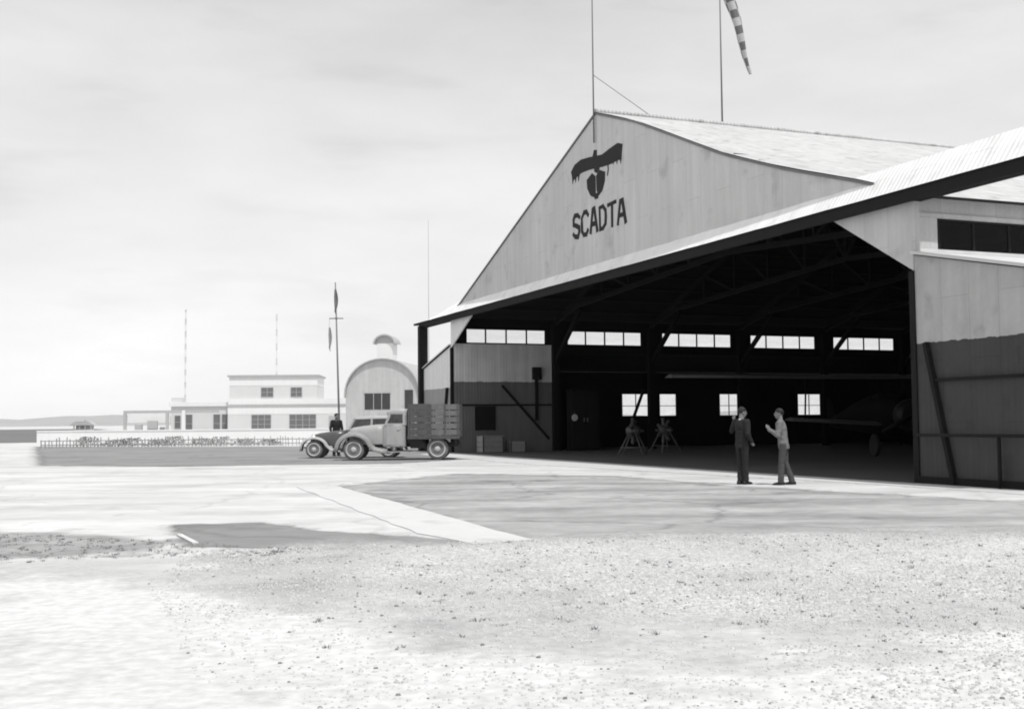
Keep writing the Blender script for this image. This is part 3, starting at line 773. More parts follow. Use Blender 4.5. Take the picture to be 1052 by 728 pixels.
# ------------------------------------------------------------------ dark sedan behind the truck, also facing left
cr = thing('sedan_car', 'dark rounded old car with its nose showing beyond the front of the truck', 'car', (-8.42+2.75, 48.9, .004), PI - .05)
b = B()
loft(b, [rsec(-1.25, .55, .45, .9, .1), rsec(-1.15, .64, .42, 1.1, .15), rsec(-.6, .72, .4, 1.2, .08), rsec(0, .74, .4, 1.2, .06), rsec(.9, .72, .4, 1.18, .06), rsec(1.25, .62, .42, 1.17, .1)])
body = obj('body', b, m_car, cr, smooth_all=False)
b = B()
for s in (-1, 1):
    beam(b, (1.12, s*.6, 1.15), (.86, s*.56, 1.62), .06, .07); beam(b, (.15, s*.68, 1.15), (.14, s*.62, 1.64), .06, .09)
    beam(b, (-.75, s*.66, 1.15), (-.72, s*.6, 1.62), .06, .2)
    beam(b, (-1.12, s*.5, 1.05), (-.98, s*.46, 1.55), .3, .08)
bx(b, -1.13, -1.03, -.6, .6, 1.0, 1.3); obj('pillar', b, m_carlight, body)
b = B(); loft(b, [rsec(-1.12, .42, 1.35, 1.5, .06), rsec(-.95, .55, 1.52, 1.68, .1), rsec(-.5, .64, 1.58, 1.74, .13), rsec(.2, .64, 1.58, 1.75, .13), rsec(.75, .6, 1.57, 1.70, .1), rsec(.95, .52, 1.56, 1.63, .04)])
obj('roof', b, m_carlight, body, smooth_all=True)
for s in (-1, 1):
    b = B(); b.faces.new([b.verts.new(v) for v in ((-1.05, s*.665, 1.18), (1.08, s*.60, 1.16), (.84, s*.565, 1.6), (-.95, s*.60, 1.6))]); obj('side_window', b, m_dglass, body)
b = B(); b.faces.new([b.verts.new(v) for v in ((1.12, -.58, 1.16), (1.12, .58, 1.16), (.88, .54, 1.58), (.88, -.54, 1.58))]); obj('windshield', b, m_dglass, body)
b = B(); loft(b, [rsec(1.24, .55, .5, 1.16, .2), rsec(1.8, .46, .5, 1.12, .2), rsec(2.4, .34, .5, 1.04, .18), rsec(2.62, .3, .5, .98, .17)])
obj('hood', b, m_car, cr, smooth_all=True)
b = B(); loft(b, [rsec(2.62, .29, .46, .98, .16), rsec(2.74, .25, .42, .93, .14), rsec(2.8, .17, .42, .86, .1)])
for k in range(-4, 5): bx(b, 2.66, 2.82, k*.04-.006, k*.04+.006, .48, .84, 1)
obj('grille', b, [m_black, m_chrome], cr)
for s in (-1, 1):
    b = B(); fender(b, [(3.12, .30)] + arc(2.55, .42, .54, .42, 5, 165, 12) + [(1.85, .36), (1.5, .3), (1.3, .28)], s*.4, s*.82); obj('front_fender', b, m_carlight, cr, smooth_all=True)
    b = B(); fender(b, [(.1, .28), (-.05, .4)] + arc(-.55, .42, .5, .42, 20, 175, 10) + [(-1.15, .3)], s*.5, s*.82); obj('rear_fender', b, m_car, cr, smooth_all=True)
    b = B(); bx(b, .0, 1.4, min(s*.6, s*.82), max(s*.6, s*.82), .27, .30); obj('running_board', b, m_car, cr)
    b = B(); lathe(b, [(.03, -.14), (.09, -.08), (.11, .0), (.115, .05)], (2.62, s*.48, .86), 'x', 16); hl = obj('headlight', b, m_chrome, cr)
    b = B(); lathe(b, [(.105, .051), (.1, .065), (.03, .08)], (2.62, s*.48, .86), 'x', 16); obj('lens', b, m_prop, hl)
    wheel(cr, 2.55, s*.66, .36, .14, s, spokes=8); wheel(cr, -.55, s*.66, .36, .14, s, spokes=8)
b = B(); tube(b, [(3.1, -.74, .42), (3.2, -.3, .43), (3.2, .3, .43), (3.1, .74, .42)], .04, 8); obj('bumper', b, m_chrome, cr)

# ------------------------------------------------------------------ people (one fused body; clothes and hair as children)
def fuse(name, chains, balls, vox, mat, parent=None, smooth=6, folds=0):
    b = B()
    for (p, rp), (q, rq) in chains:
        p, q = Vector(p), Vector(q); n_ = 14
        d = (q-p); Ln = d.length
        if Ln < 1e-5: continue
        k = max(2, int(Ln/.06)); tube(b, [p.lerp(q, i/k) for i in range(k+1)], [rp + (rq-rp)*i/k for i in range(k+1)], n_)
        for c, r in ((p, rp), (q, rq)):
            bmesh.ops.create_icosphere(b, subdivisions=2, radius=r, matrix=Matrix.Translation(c))
    for c, r, rot in balls:
        mt = Matrix.Translation(c) @ Matrix.Rotation(rot, 4, 'Z') @ Matrix.Diagonal((r[0], r[1], r[2], 1))
        bmesh.ops.create_icosphere(b, subdivisions=3, radius=1, matrix=mt)
    me = bpy.data.meshes.new(name); b.to_mesh(me); b.free()
    sc_ = bpy.data.scenes.new('workbench'); tmp = bpy.data.objects.new('tmp', me); sc_.collection.objects.link(tmp)
    r = tmp.modifiers.new('r', 'REMESH'); r.mode = 'VOXEL'; r.voxel_size = vox; r.use_smooth_shade = True
    s = tmp.modifiers.new('s', 'SMOOTH'); s.iterations = smooth; s.factor = .5
    vl_ = sc_.view_layers[0]; vl_.update(); dg = vl_.depsgraph
    me2 = bpy.data.meshes.new_from_object(tmp.evaluated_get(dg)); me2.name = name
    bpy.data.objects.remove(tmp); bpy.data.scenes.remove(sc_)
    if folds:
        k_ = [v.normal.copy() for v in me2.vertices]
        for v, nn_ in zip(me2.vertices, k_): v.co += nn_ * (folds * mnoise.noise((v.co.x*9, v.co.y*9, v.co.z*14)) + folds*.6*mnoise.noise((v.co.x*22, v.co.y*22, v.co.z*26+4)))
    me2.materials.clear(); me2.materials.append(mat)
    for p_ in me2.polygons: p_.use_smooth = True; p_.material_index = 0
    o = bpy.data.objects.new(name, me2); COL.objects.link(o)
    if parent: o.parent = parent
    return o
def person(label, loc_, rz, H, arms, legs, head_yaw, jk, tr, lean=0, group=None, hat=False):
    """local +y = where the chest faces, +x = the person's right... (x to the right hand side seen from behind)
    arms: {s: (elbow, wrist, hand_dir)} in metres for a 1.75 m body; legs: {s: (knee, ankle)}"""
    k = H / 1.75
    V = lambda x, y, z: Vector((x*k, y*k, z*k))
    nk = V(0, .0+lean, 1.47); hd = V(0, .03+lean, 1.62); ch = V(0, lean*.8, 1.27); wa = V(0, lean*.3, 1.05); hip = V(0, 0, .93)
    root = thing('person', label, 'person', loc_, rz, group)
    hy = Matrix.Rotation(head_yaw, 3, 'Z')
    body, jack, trou = [], [], []
    balls = []
    seg = lambda L_, p, rp, q, rq: L_.append(((p, rp*k), (q, rq*k)))
    seg(body, nk - V(0, 0, .06), .062, hd - V(0, .02, .05), .055)
    for s in (-1, 1):
        sh = V(s*.185, lean*.95, 1.41)
        el, wr, hdir = arms[s]; el, wr = V(*el), V(*wr); hdir = Vector(hdir).normalized()
        seg(body, V(0, lean, 1.42), .07, sh, .055); seg(body, sh, .055, el, .042); seg(body, el, .042, wr, .028)
        seg(jack, V(0, lean, 1.40), .085, sh, .075); seg(jack, sh, .075, el, .06); seg(jack, el, .06, wr - (wr-el).normalized()*.02, .044)
        pm = wr + hdir*.075*k
        seg(body, wr, .026, pm, .034)
        side = hdir.cross(Vector((0, 0, 1)))
        if side.length < .3: side = hdir.cross(Vector((1, 0, 0)))
        side.normalize(); nrm = side.cross(hdir)
        for i, (off, ln) in enumerate(((-.03, .062), (-.01, .074), (.01, .07), (.03, .055))):
            a = pm + side*off*k; m1 = a + (hdir*.8 + nrm*.15)*ln*.5*k; m2 = m1 + (hdir*.5 + nrm*.65)*ln*.45*k
            seg(body, a, .0095, m1, .009); seg(body, m1, .009, m2, .008)
        a = wr + hdir*.03*k - side*.03*k; m1 = a + (-side*.7 + hdir*.6)*.035*k; seg(body, a, .012, m1, .0105); seg(body, m1, .0105, m1 + (hdir*.8+nrm*.4)*.028*k, .009)
        hp = V(s*.095, 0, .90); kn, an = legs[s]; kn, an = V(*kn), V(*an)
        seg(body, hp, .085, kn, .056); seg(body, kn, .056, an, .04)
        seg(trou, hp, .092, kn, .07); seg(trou, kn, .07, an + V(0, 0, .0), .07)
    # torso
    for z, rx, ry in ((1.33, .17, .105), (1.2, .155, .105), (1.08, .14, .1), (.97, .155, .11)):
        yy = lean * max(0, (z-.93)/.54); balls.append((V(0, yy, z), (rx*k, ry*k, .12*k), 0))
    body_b = list(balls)
    cz = hd
    def hb(x, y, z, rx, ry, rz_): body_b.append((cz + hy @ V(x, y, z), (rx*k, ry*k, rz_*k), head_yaw))
    hb(0, -.01, .035, .076, .093, .09); hb(0, .02, -.03, .062, .07, .085); hb(0, .045, -.085, .035, .035, .03)
    hb(0, .098, -.015, .013, .022, .024); hb(0, .083, .02, .05, .018, .014); hb(0, .083, -.055, .024, .016, .012)
    for s in (-1, 1): hb(s*.076, -.005, -.005, .012, .022, .032)
    bd = fuse('body', body, body_b, .0075*k, m_skin, root, 4)
    e_ = B()
    for s in (-1, 1): bmesh.ops.create_icosphere(e_, subdivisions=1, radius=.011*k, matrix=Matrix.Translation(cz + hy @ V(s*.03, .083, .003)))
    obj('eyes', e_, m_hair, root)
    # hair cap
    h_ = B(); bmesh.ops.create_icosphere(h_, subdivisions=4, radius=1, matrix=Matrix.Translation(cz + hy @ V(0, -.012, .042)) @ Matrix.Rotation(head_yaw, 4, 'Z') @ Matrix.Diagonal((.083*k, .101*k, .094*k, 1)))
    inv = hy.inverted()
    dele = []
    for v in h_.verts:
        q = inv @ (v.co - cz) / k
        if q.z < .055 - (.075 - q.y) * .55: dele.append(v)
        else: v.co += (v.co - cz).normalized() * .006 * k * mnoise.noise(v.co*30)
    bmesh.ops.delete(h_, geom=dele, context='VERTS')
    obj('hair', h_, m_hair, root, smooth_all=True)
    jb = []
    KN = [(.84, .178, .125), (.93, .172, .125), (1.05, .155, .115), (1.18, .16, .12), (1.30, .178, .125), (1.38, .172, .115), (1.43, .12, .09)]
    for i in range(40):
        z = .84 + .59*i/39
        q0 = max([q for q in KN if q[0] <= z+1e-6], key=lambda q: q[0]); q1 = min([q for q in KN if q[0] > z+1e-6] or [KN[-1]], key=lambda q: q[0])
        t = 0 if q1 is q0 or q1[0] == q0[0] else (z-q0[0])/(q1[0]-q0[0]); t = max(0, min(1, t))
        jb.append((V(0, lean*max(0, (z-.9)/.5), z), ((q0[1]+(q1[1]-q0[1])*t)*k, (q0[2]+(q1[2]-q0[2])*t)*k, .045*k), 0))
    jb_old = [(V(0, lean*.95, 1.36), (.19*k, .125*k, .1*k), 0), (V(0, lean*.8, 1.25), (.185*k, .13*k, .14*k), 0), (V(0, lean*.4, 1.1), (.168*k, .128*k, .14*k), 0), (V(0, .0, .98), (.18*k, .135*k, .13*k), 0), (V(0, 0, .88), (.19*k, .14*k, .10*k), 0)]
    jk_o = fuse('jacket', jack, jb, .011*k, jk, root, 5, .009)
    tb = [(V(0, 0, .93), (.165*k, .12*k, .1*k), 0)]
    fuse('trousers', trou, tb, .011*k, tr, root, 5, .009)
    c_ = B(); tube(c_, [nk - V(0, .0, .045), nk - V(0, -.005, .0)], [.074*k, .066*k], 16); obj('collar', c_, m_shirt if jk != m_suitl else m_suitl, root)
    for s in (-1, 1):
        an = V(*legs[s][1]); a0 = an; x = B()
        secs = []
        for y, hw, zt_ in ((-.09, .02, .05), (-.08, .038, .075), (0, .043, .085), (.08, .05, .065), (.15, .046, .045), (.19, .02, .03)):
            z0_ = -an.z/k
            secs.append([a0 + V(cx_*hw, y, zz) for cx_, zz in ((-1, z0_+.004), (-1, z0_+zt_*.6), (-.6, z0_+zt_), (.6, z0_+zt_), (1, z0_+zt_*.6), (1, z0_+.004))])
        loft(x, secs); obj('shoe', x, m_shoe, root)
    return root
# left man: seen from behind on his left, left hand raised beside the head
x1, y1 = gnd(763, 497.5); x2, y2 = gnd(806, 498)
person('man in a dark suit with one hand raised beside his head, outside the hangar', (x1, y1, .006), -1.0, 1.72,
       {-1: ((-.34, .02, 1.2), (-.31, .07, 1.45), (-.02, .0, 1)), 1: ((.25, -.05, 1.13), (.2, .12, .95), (-.2, .5, -.6))},
       {-1: ((-.075, .02, .5), (-.06, -.01, .09)), 1: ((.075, .02, .5), (.055, .05, .09))}, -.35, m_suitd, m_suitd, lean=.0, group=None)
person('man in a pale jacket holding his hands up before his chest, outside the hangar', (x2, y2, .006), 1.25, 1.68,
       {-1: ((-.24, .1, 1.13), (-.10, .32, 1.27), (.1, .4, .6)), 1: ((.25, .06, 1.14), (.14, .30, 1.25), (-.2, .4, .6))},
       {-1: ((-.09, .05, .5), (-.10, .07, .09)), 1: ((.1, -.02, .5), (.12, -.16, .09))}, .1, m_suitl, m_trous, lean=.06)
pp = at(345.5, 460, 51.2)
person('man in dark clothes standing between the truck and the car', (pp.x, pp.y, .004), -2.6, 1.88,
       {-1: ((-.25, .0, 1.15), (-.26, .1, .9), (0, .1, -1)), 1: ((.26, .02, 1.14), (.28, .14, .92), (0, .2, -1))},
       {-1: ((-.09, .02, .5), (-.1, 0, .09)), 1: ((.09, .02, .5), (.1, 0, .09))}, .2, m_suitd, m_suitd)

# ------------------------------------------------------------------ things inside the hangar
def biplane(loc_, rz):
    a = thing('biplane', 'dim silvery biplane parked deep inside the dark hangar', 'aeroplane', loc_, rz)
    b = B()   # nose towards -y local
    secs = []
    for y, w_, h_, zc in ((-2.6, .35, .4, 1.55), (-2.2, .52, .6, 1.55), (-1, .58, .75, 1.6), (1, .55, .8, 1.6), (3, .4, .6, 1.5), (5, .22, .35, 1.35), (6.4, .06, .18, 1.25)):
        secs.append([(w_*math.cos(2*PI*k/16), y, zc + h_*math.sin(2*PI*k/16)) for k in range(16)])
    loft(b, secs); obj('fuselage', b, m_alu, a)
    def wing(nm, z, half, c0, c1, y0, dih):
        b = B(); P = []
        for x in (-half, -half*.6, 0, half*.6, half):
            t = abs(x)/half; ch = c0 + (c1-c0)*t; yy = y0 + .1*t; zz = z + dih*t
            P.append([(x, yy, zz), (x, yy+.04*ch, zz+.07), (x, yy+.35*ch, zz+.11), (x, yy+ch, zz+.01), (x, yy+.35*ch, zz-.03), (x, yy+.04*ch, zz-.05)])
        loft(b, P); return obj(nm, b, m_wing, a)
    wing('upper_wing', 2.98, 8.6, 1.9, 1.5, -1.3, .1); wing('lower_wing', 1.18, 3.9, 1.6, 1.2, -1.0, .22)
    b = B()
    for x in (-3.4, 3.4):
        for y in (-.9, .2): tube(b, [(x, y+.1, 1.3+.1), (x, y-.1, 3.0)], .035, 6)
    for x in (-.45, .45):
        for y in (-.9, .1): tube(b, [(x, y, 2.1), (x*1.6, y, 3.0)], .03, 6)
    obj('wing_strut', b, m_alu, a)
    b = B(); lathe(b, [(.48, 0), (.58, .12), (.6, .5), (.55, .7)], (0, -3.0, 1.55), 'y', 24); obj('engine_cowl', b, m_cowl, a)
    b = B(); lathe(b, [(.02, -.22), (.1, -.12), (.13, 0)], (0, -3.05, 1.55), 'y', 14)
    for s in (-1, 1):
        loft(b, [[(s*.1, -3.1, 1.50), (s*.1, -3.06, 1.6), (s*.1, -3.1, 1.6)], [(s*.7, -3.14, 1.44+s*.3), (s*.7, -3.06, 1.62+s*.3), (s*.7, -3.1, 1.62+s*.3)], [(s*1.3, -3.1, 1.52+s*.6), (s*1.3, -3.08, 1.58+s*.6), (s*1.3, -3.1, 1.58+s*.6)]])
    obj('propeller', b, m_cowl, a)
    for s in (-1, 1):
        wheel(a, s*1.0, -1.6, .42, .16, s, rim=m_alu, tyre=m_black)
    b = B()
    for s in (-1, 1):
        tube(b, [(s*.45, -1.9, 1.1), (s*.95, -1.6, .42)], .04, 6); tube(b, [(s*.45, -.6, 1.1), (s*.95, -1.6, .42)], .04, 6)
    obj('landing_gear', b, m_alu, a)
    b = B(); loft(b, [[(x, 5.3+.15*abs(x)/1.6, 1.4), (x, 5.6, 1.44), (x, 6.6, 1.4), (x, 5.6, 1.36)] for x in (-1.7, -.8, 0, .8, 1.7)]); obj('tailplane', b, m_alu, a)
    b = B(); prism(b, [(5.4, 1.4), (6.7, 1.3), (6.75, 2.3), (6.4, 2.45), (6.1, 2.3)], 'x', -.03, .03); obj('tail_fin', b, m_alu, a)
    return a
bp = at(893, 440, 45.5)
ap = biplane((bp.x+.6, bp.y, .01), YAW*.15)
# wheels of the aeroplane roll along its axis: turn their axle across
for o in ap.children:
    if o.name.startswith('wheel'): o.rotation_euler = (0, 0, PI/2)

def radial_engine(x, y, rz, label):
    a = thing('radial_engine', label, 'engine', (x, y, .01), rz, 'aircraft engines on stands')
    b = B(); lathe(b, [(.1, -.3), (.18, -.22), (.24, -.1), (.24, .12), (.14, .3)], (0, 0, 1.0), 'y', 18); lathe(b, [(.05, -.45), (.05, -.3)], (0, 0, 1.0), 'y', 10)
    obj('crankcase', b, m_engine, a)
    for k in range(7):
        t = 2*PI*k/7; d = Vector((math.cos(t), 0, math.sin(t))); b = B(); c = Vector((0, 0, 1.0))
        pts, rr = [], []
        for i in range(9): pts.append(c + d*(.2+.045*i)); rr.append(.085 if i % 2 else .065)
        tube(b, pts, rr, 10); obj('cylinder', b, m_engine, a)
    b = B()
    for s in (-1, 1):
        for yy in (-.35, .4): tube(b, [(s*.18, yy*.4, .9), (s*.5, yy*1.4, 0)], .03, 6)
        tube(b, [(s*.42, -.35, .3), (s*.42, .4, .3)], .025, 6)
    tube(b, [(-.42, 0, .3), (.42, 0, .3)], .025, 6); obj('stand', b, m_pole, a)
for (px, py, r_, lb) in ((651, 465, 1.25, 'larger-looking bare radial engine on a tubular stand below the split pair of low windows'), (683, 463, -1.1, 'bare radial engine on a stand just right of the other, by a dark post')):
    q = at(px, py, 50); g_ = gnd(px, py+2); radial_engine(g_[0], g_[1], r_, lb)
# cupboard and round sign beside the second bay, crates by the first
q = loc(5.95, W-.9, .01)
cb_ = thing('cupboard', 'tall dark cupboard against the far wall behind the hangar post', 'cupboard', q, YAW)
b = B(); bx(b, 0, 1.5, 0, .6, 0, 3.0); obj('case', b, m_darkin2, cb_)
for k in range(2):
    b = B(); bx(b, .04+k*.73, .73+k*.73, -.03, 0, .1, 2.9); d = obj('door', b, m_edge, cb_)
    b = B(); bx(b, .62+k*.18, .66+k*.18, -.06, -.03, 1.4, 1.6); obj('handle', b, m_prop, d)
q = loc(6.05, W-1.0, 1.62)
sg = thing('round_sign', 'small white round disc hanging on the dark cupboard', 'sign', q, YAW)
b = B(); lathe(b, [(.16, -.02), (.17, 0), (.16, .02)], (0, 0, 0), 'y', 20); obj('disc', b, m_white, sg)
b = B(); tube(b, [(0, .03, .16), (0, .03, .3)], .012, 6); obj('hook', b, m_pole, sg)
def crate(x, y, rz, l, d, h, label, lidded):
    q = loc(x, y, .01); a = thing('crate', label, 'crate', q, YAW + rz, 'crates along the inner wall')
    b = B()
    for i in range(3):
        z = h*i/3
        bx(b, 0, l, 0, .025, z+.01, z+h/3-.01); bx(b, 0, l, d-.025, d, z+.01, z+h/3-.01); bx(b, 0, .025, .026, d-.026, z+.01, z+h/3-.01); bx(b, l-.025, l, .026, d-.026, z+.01, z+h/3-.01)
    bx(b, .03, l-.03, .03, d-.03, .01, .04)
    for x_ in (0, l-.07): bx(b, x_, x_+.07, -.02, -.001, 0, h, 1); bx(b, x_, x_+.07, d+.001, d+.02, 0, h, 1)
    obj('boards', b, [m_crate, m_bed], a)
    if lidded: b = B(); bx(b, -.02, l+.02, -.03, d+.03, h, h+.03); obj('lid', b, m_crate, a)
crate(1.15, W-1.2, .05, 1.1, .7, .75, 'larger lidded wooden crate against the two-tone inner wall', True)
crate(2.6, W-1.1, -.08, .8, .6, .5, 'low open wooden crate right of the lidded crate', False)

# ------------------------------------------------------------------ distant buildings at the left
def winpart(parent, x0, x1, z0, z1, y, nx=2, nz=2, fr=m_corn):
    b = B(); w_ = .05
    bx(b, x0, x1, y-.06, y-.005, z0, z0+w_); bx(b, x0, x1, y-.06, y-.005, z1-w_, z1)
    for i in range(nx+1):
        x = x0 + (x1-x0-w_)*i/nx; bx(b, x, x+w_, y-.055, y-.006, z0+w_, z1-w_)
    for i in range(1, nz): z = z0 + (z1-z0)*i/nz; bx(b, x0+w_, x1-w_, y-.05, y-.008, z-.02, z+.02)
    f = obj('window', b, fr, parent)
    b = B(); bx(b, x0+.02, x1-.02, y-.03, y-.004, z0+.02, z1-.02); obj('pane', b, m_pane, f)
A = at(234, 440, 130).x
tb = thing('terminal_building', 'white and grey flat-roofed two-storey building left of the arched shed', 'building', (A, 130, 0), .06)
WU, WG, D = 9.9, 13.2, 8
b = B(); bx(b, 0, WG, 0, D, 0, 2.55, 0); bx(b, -.02, WG+.02, -.02, D+.02, 2.55, 3.45, 1); bx(b, -.1, WG+.1, -.12, D+.1, 3.45, 3.65, 2); bx(b, .02, WG-.02, .02, D, 3.65, 4.25, 1)
obj('ground_floor', b, [m_grey, m_white, m_corn], tb)
b = B(); bx(b, .1, WU, .3, D-.5, 4.25, 5.75, 0); bx(b, .08, WU+.02, .28, D-.5, 5.75, 6.75, 1); bx(b, -.12, WU+.2, .1, D-.3, 6.75, 6.95, 2)
obj('upper_floor', b, [m_grey, m_white, m_corn], tb)
for x0, x1, z0, z1, n_ in ((2.6, 4.8, .9, 2.5, 3), (6.8, 9.8, .7, 2.5, 4)): winpart(tb, x0, x1, z0, z1, 0, n_, 3)
for x0, x1 in ((3.6, 5.0), (6.9, 8.2)): winpart(tb, x0, x1, 4.45, 5.55, .3, 2, 2)
b = B(); bx(b, 11.2, 12.1, -.05, -.005, .1, 2.3); obj('door', b, m_corn, tb)
# low wing with porch
wg_x = at(133, 440, 131).x - A
b = B(); bx(b, -6.6, -.05, 1.5, 7, 0, 3.5, 0); bx(b, -6.8, -.05, 1.3, 7.1, 3.5, 3.95, 1); obj('wing', b, [m_grey, m_white], tb)
b = B(); bx(b, wg_x, -.9, -.6, -.3, 2.75, 3.05); bx(b, wg_x, wg_x+.3, 1.2, 1.5, 2.75, 3.05); obj('porch_beam', b, m_corn, tb)
for x in (wg_x, wg_x+4.6):
    b = B(); bx(b, x, x+.3, -.6, -.3, 0, 2.75); obj('porch_post', b, m_corn, tb)
b = B(); bx(b, wg_x+6.4, wg_x+6.75, -.65, -.3, 0, 3.05); obj('porch_post', b, m_white, tb)
b = B()
for k_, (x_0, w_0, h_0) in enumerate(((.9, .8, 1.5), (2.3, 1.1, 1.9), (3.7, .5, 1.2))): bx(b, wg_x+x_0, wg_x+x_0+w_0, .7-.1*k_, 1.1-.1*k_, 0, h_0)
obj('porch_counter', b, m_corn, tb)
b = B(); bx(b, wg_x, -6.65, 1.2, 1.5, 0, .9); bx(b, wg_x, -6.65, 1.2, 1.5, 1.7, 2.75); obj('porch_wall', b, m_white, tb)
for x0, x1 in ((-5.0, -4.2), (-1.9, -1.1), (-.95, -.3)): winpart(tb, x0, x1, .5, 2.6, 1.5, 1, 2)
winpart(tb, -6.2, -5.5, 1.0, 2.5, 1.5, 1, 2)
# small extra box on the roof left edge
b = B(); bx(b, -6.6, -5.4, 1.6, 3.6, 3.95, 4.5); obj('roof_box', b, m_grey, tb)
# low white wall and picket fence in front
wl = thing('low_wall', 'low whitewashed wall before the flat-roofed building', 'wall', (0, 88, 0))
b = B(); bx(b, -36, -13.5, 0, .2, 0, 1.0); obj('wall', b, m_white, wl); b = B(); bx(b, -36, -13.5, -.05, .25, 1.0, 1.08); obj('coping', b, m_white, wl)
fn = thing('picket_fence', 'long low weathered picket fence along the far edge of the road', 'fence', (0, 76.5, 0))
b = B()
x = -31
while x < -11.5:
    if rg.random() > .07: l_ = rg.uniform(-.05, .05); beam(b, (x, 0, 0), (x+l_, 0, rg.uniform(.42, .7)), rg.uniform(.08, .13), .03)
    x += rg.uniform(.17, .27)
obj('pickets', b, m_picket, fn)
b = B(); bx(b, -31, -11.5, .022, .06, .15, .21); bx(b, -31, -11.5, .022, .06, .42, .48); obj('rails', b, m_picket, fn)
def bush(x, y, r, h, label):
    b = B(); rr = random.Random(int(x*100))
    for _ in range(420):
        a, u = rr.uniform(0, 2*PI), rr.uniform(0, 1)**.5; z = rr.uniform(0, 1)
        q = Vector((u*r*math.cos(a)*(1-.5*z), u*r*math.sin(a)*.7*(1-.5*z), .05 + z*h)); s_ = rr.uniform(.03, .07)
        n_ = Vector((rr.uniform(-1,1), rr.uniform(-1,1), rr.uniform(-1,1))).normalized(); t_ = n_.orthogonal().normalized(); w_ = n_.cross(t_)
        b.faces.new([b.verts.new(q + t_*s_), b.verts.new(q + w_*s_*.6), b.verts.new(q - t_*s_), b.verts.new(q - w_*s_*.6)])
    root = thing('shrub', label, 'shrub', (x, y, 0), 0, 'low shrubs behind the picket fence')
    obj('foliage', b, m_bush, root)
    b = B(); tube(b, [(0, 0, 0), (.03, 0, h*.7)], [.025, .01], 6); obj('stem', b, m_edge, root)
sp = [(-28.5,.9),(-26.8,.6),(-25.6,.75),(-23.9,.6),(-22.8,.9),(-21.0,.65),(-19.6,.8),(-18.0,.6),(-16.3,.5)]
wd = ['leftmost low shrub behind the picket fence', 'second low shrub from the left behind the fence', 'third low shrub from the left behind the fence', 'low shrub below the left porch post, behind the fence',
      'low shrub below the middle of the porch, behind the fence', 'low shrub below the wing of the flat-roofed building', 'low shrub below the building corner, behind the fence', 'low shrub second from the right behind the fence', 'rightmost and smallest low shrub behind the fence']
for (x, h_), l_ in zip(sp, wd): bush(x, 77.8 + rg.uniform(0, .8), 1.1, h_*.7, l_)
# far hut
q = at(86, 440, 175)
ht = thing('hut', 'tiny open hut with a dark roof far off at the left', 'hut', (q.x, 175, 0), .1)
b = B(); bx(b, -1.3, 1.3, -.8, .8, 0, .9); 
for x in (-1.3, -.5, .3, 1.15): bx(b, x, x+.15, -.8, -.65, .9, 1.5)
bx(b, -1.3, 1.3, .6, .8, .9, 1.5); obj('wall', b, m_white, ht)
b = B(); prism(b, [(-1.8, 1.5), (1.8, 1.5), (.9, 2.1), (-.9, 2.1)], 'y', -1.2, 1.2); obj('roof', b, m_corn, ht)
b = B(); tube(b, [(.2, 0, 2.1), (.2, 0, 2.5)], .08, 8); obj('chimney', b, m_corn, ht)

# arched shed with cupola
q = at(393, 440, 112)
ar = thing('arched_shed', 'grey shed with a round arched roof and a small roof cupola behind the truck', 'shed', (q.x, 112, 0), -.12)
hw, zs, za = 3.62, 3.9, 7.55
def arch(hw_, zs_, za_, n=20): return [(hw_*math.cos(PI*i/n) if True else 0, zs_ + (za_-zs_)*math.sin(PI*i/n)**.9) for i in range(n+1)]
m_shpane = M('dark_shed_window', .05, var=.3, rough=.4)
m_shed = M('shed_front_sheet', .46, streak='x', corr='x', var=.1)
b = B(); prism(b, [(hw, 0)] + arch(hw, zs, za) + [(-hw, 0)], 'y', 0, 16); obj('wall', b, m_shed, ar)
b = B(); P1 = arch(hw+.02, zs, za+.02); P2 = arch(hw+.14, zs, za+.14)
prism(b, P1 + P2[::-1], 'y', -.3, 16.2); obj('roof', b, m_corn, ar)
b = B(); bx(b, -1.75, .75, -.03, -.005, 2.75, 4.3, 0); bx(b, -1.85, .85, -.06, -.031, 4.3, 4.4, 1)
for x in (-.9, -.1): bx(b, x, x+.06, -.05, -.031, 2.75, 4.3, 1)
obj('window', b, [m_shpane, m_corn], ar)
b = B(); bx(b, 2.2, 3.0, -.05, -.005, 2.8, 4.6); obj('window', b, m_shpane, ar)
b = B(); bx(b, -.4, 1.9, -.06, -.005, 0, 2.4); obj('door', b, m_corn, ar)
cu = None
b = B(); bx(b, -.85, .75, 1.2, 3.2, 7.2, 9.2); cu = obj('cupola', b, m_white, ar)
b = B(); P1 = [(.95*math.cos(PI*i/12)-.05, 9.2+.75*math.sin(PI*i/12)) for i in range(13)]; P2 = [(1.12*math.cos(PI*i/12)-.05, 9.15+.95*math.sin(PI*i/12)) for i in range(13)]
prism(b, P1 + P2[::-1], 'y', .9, 3.5); prism(b, P1, 'y', 1.19, 3.1); obj('cupola_roof', b, m_corn, cu)

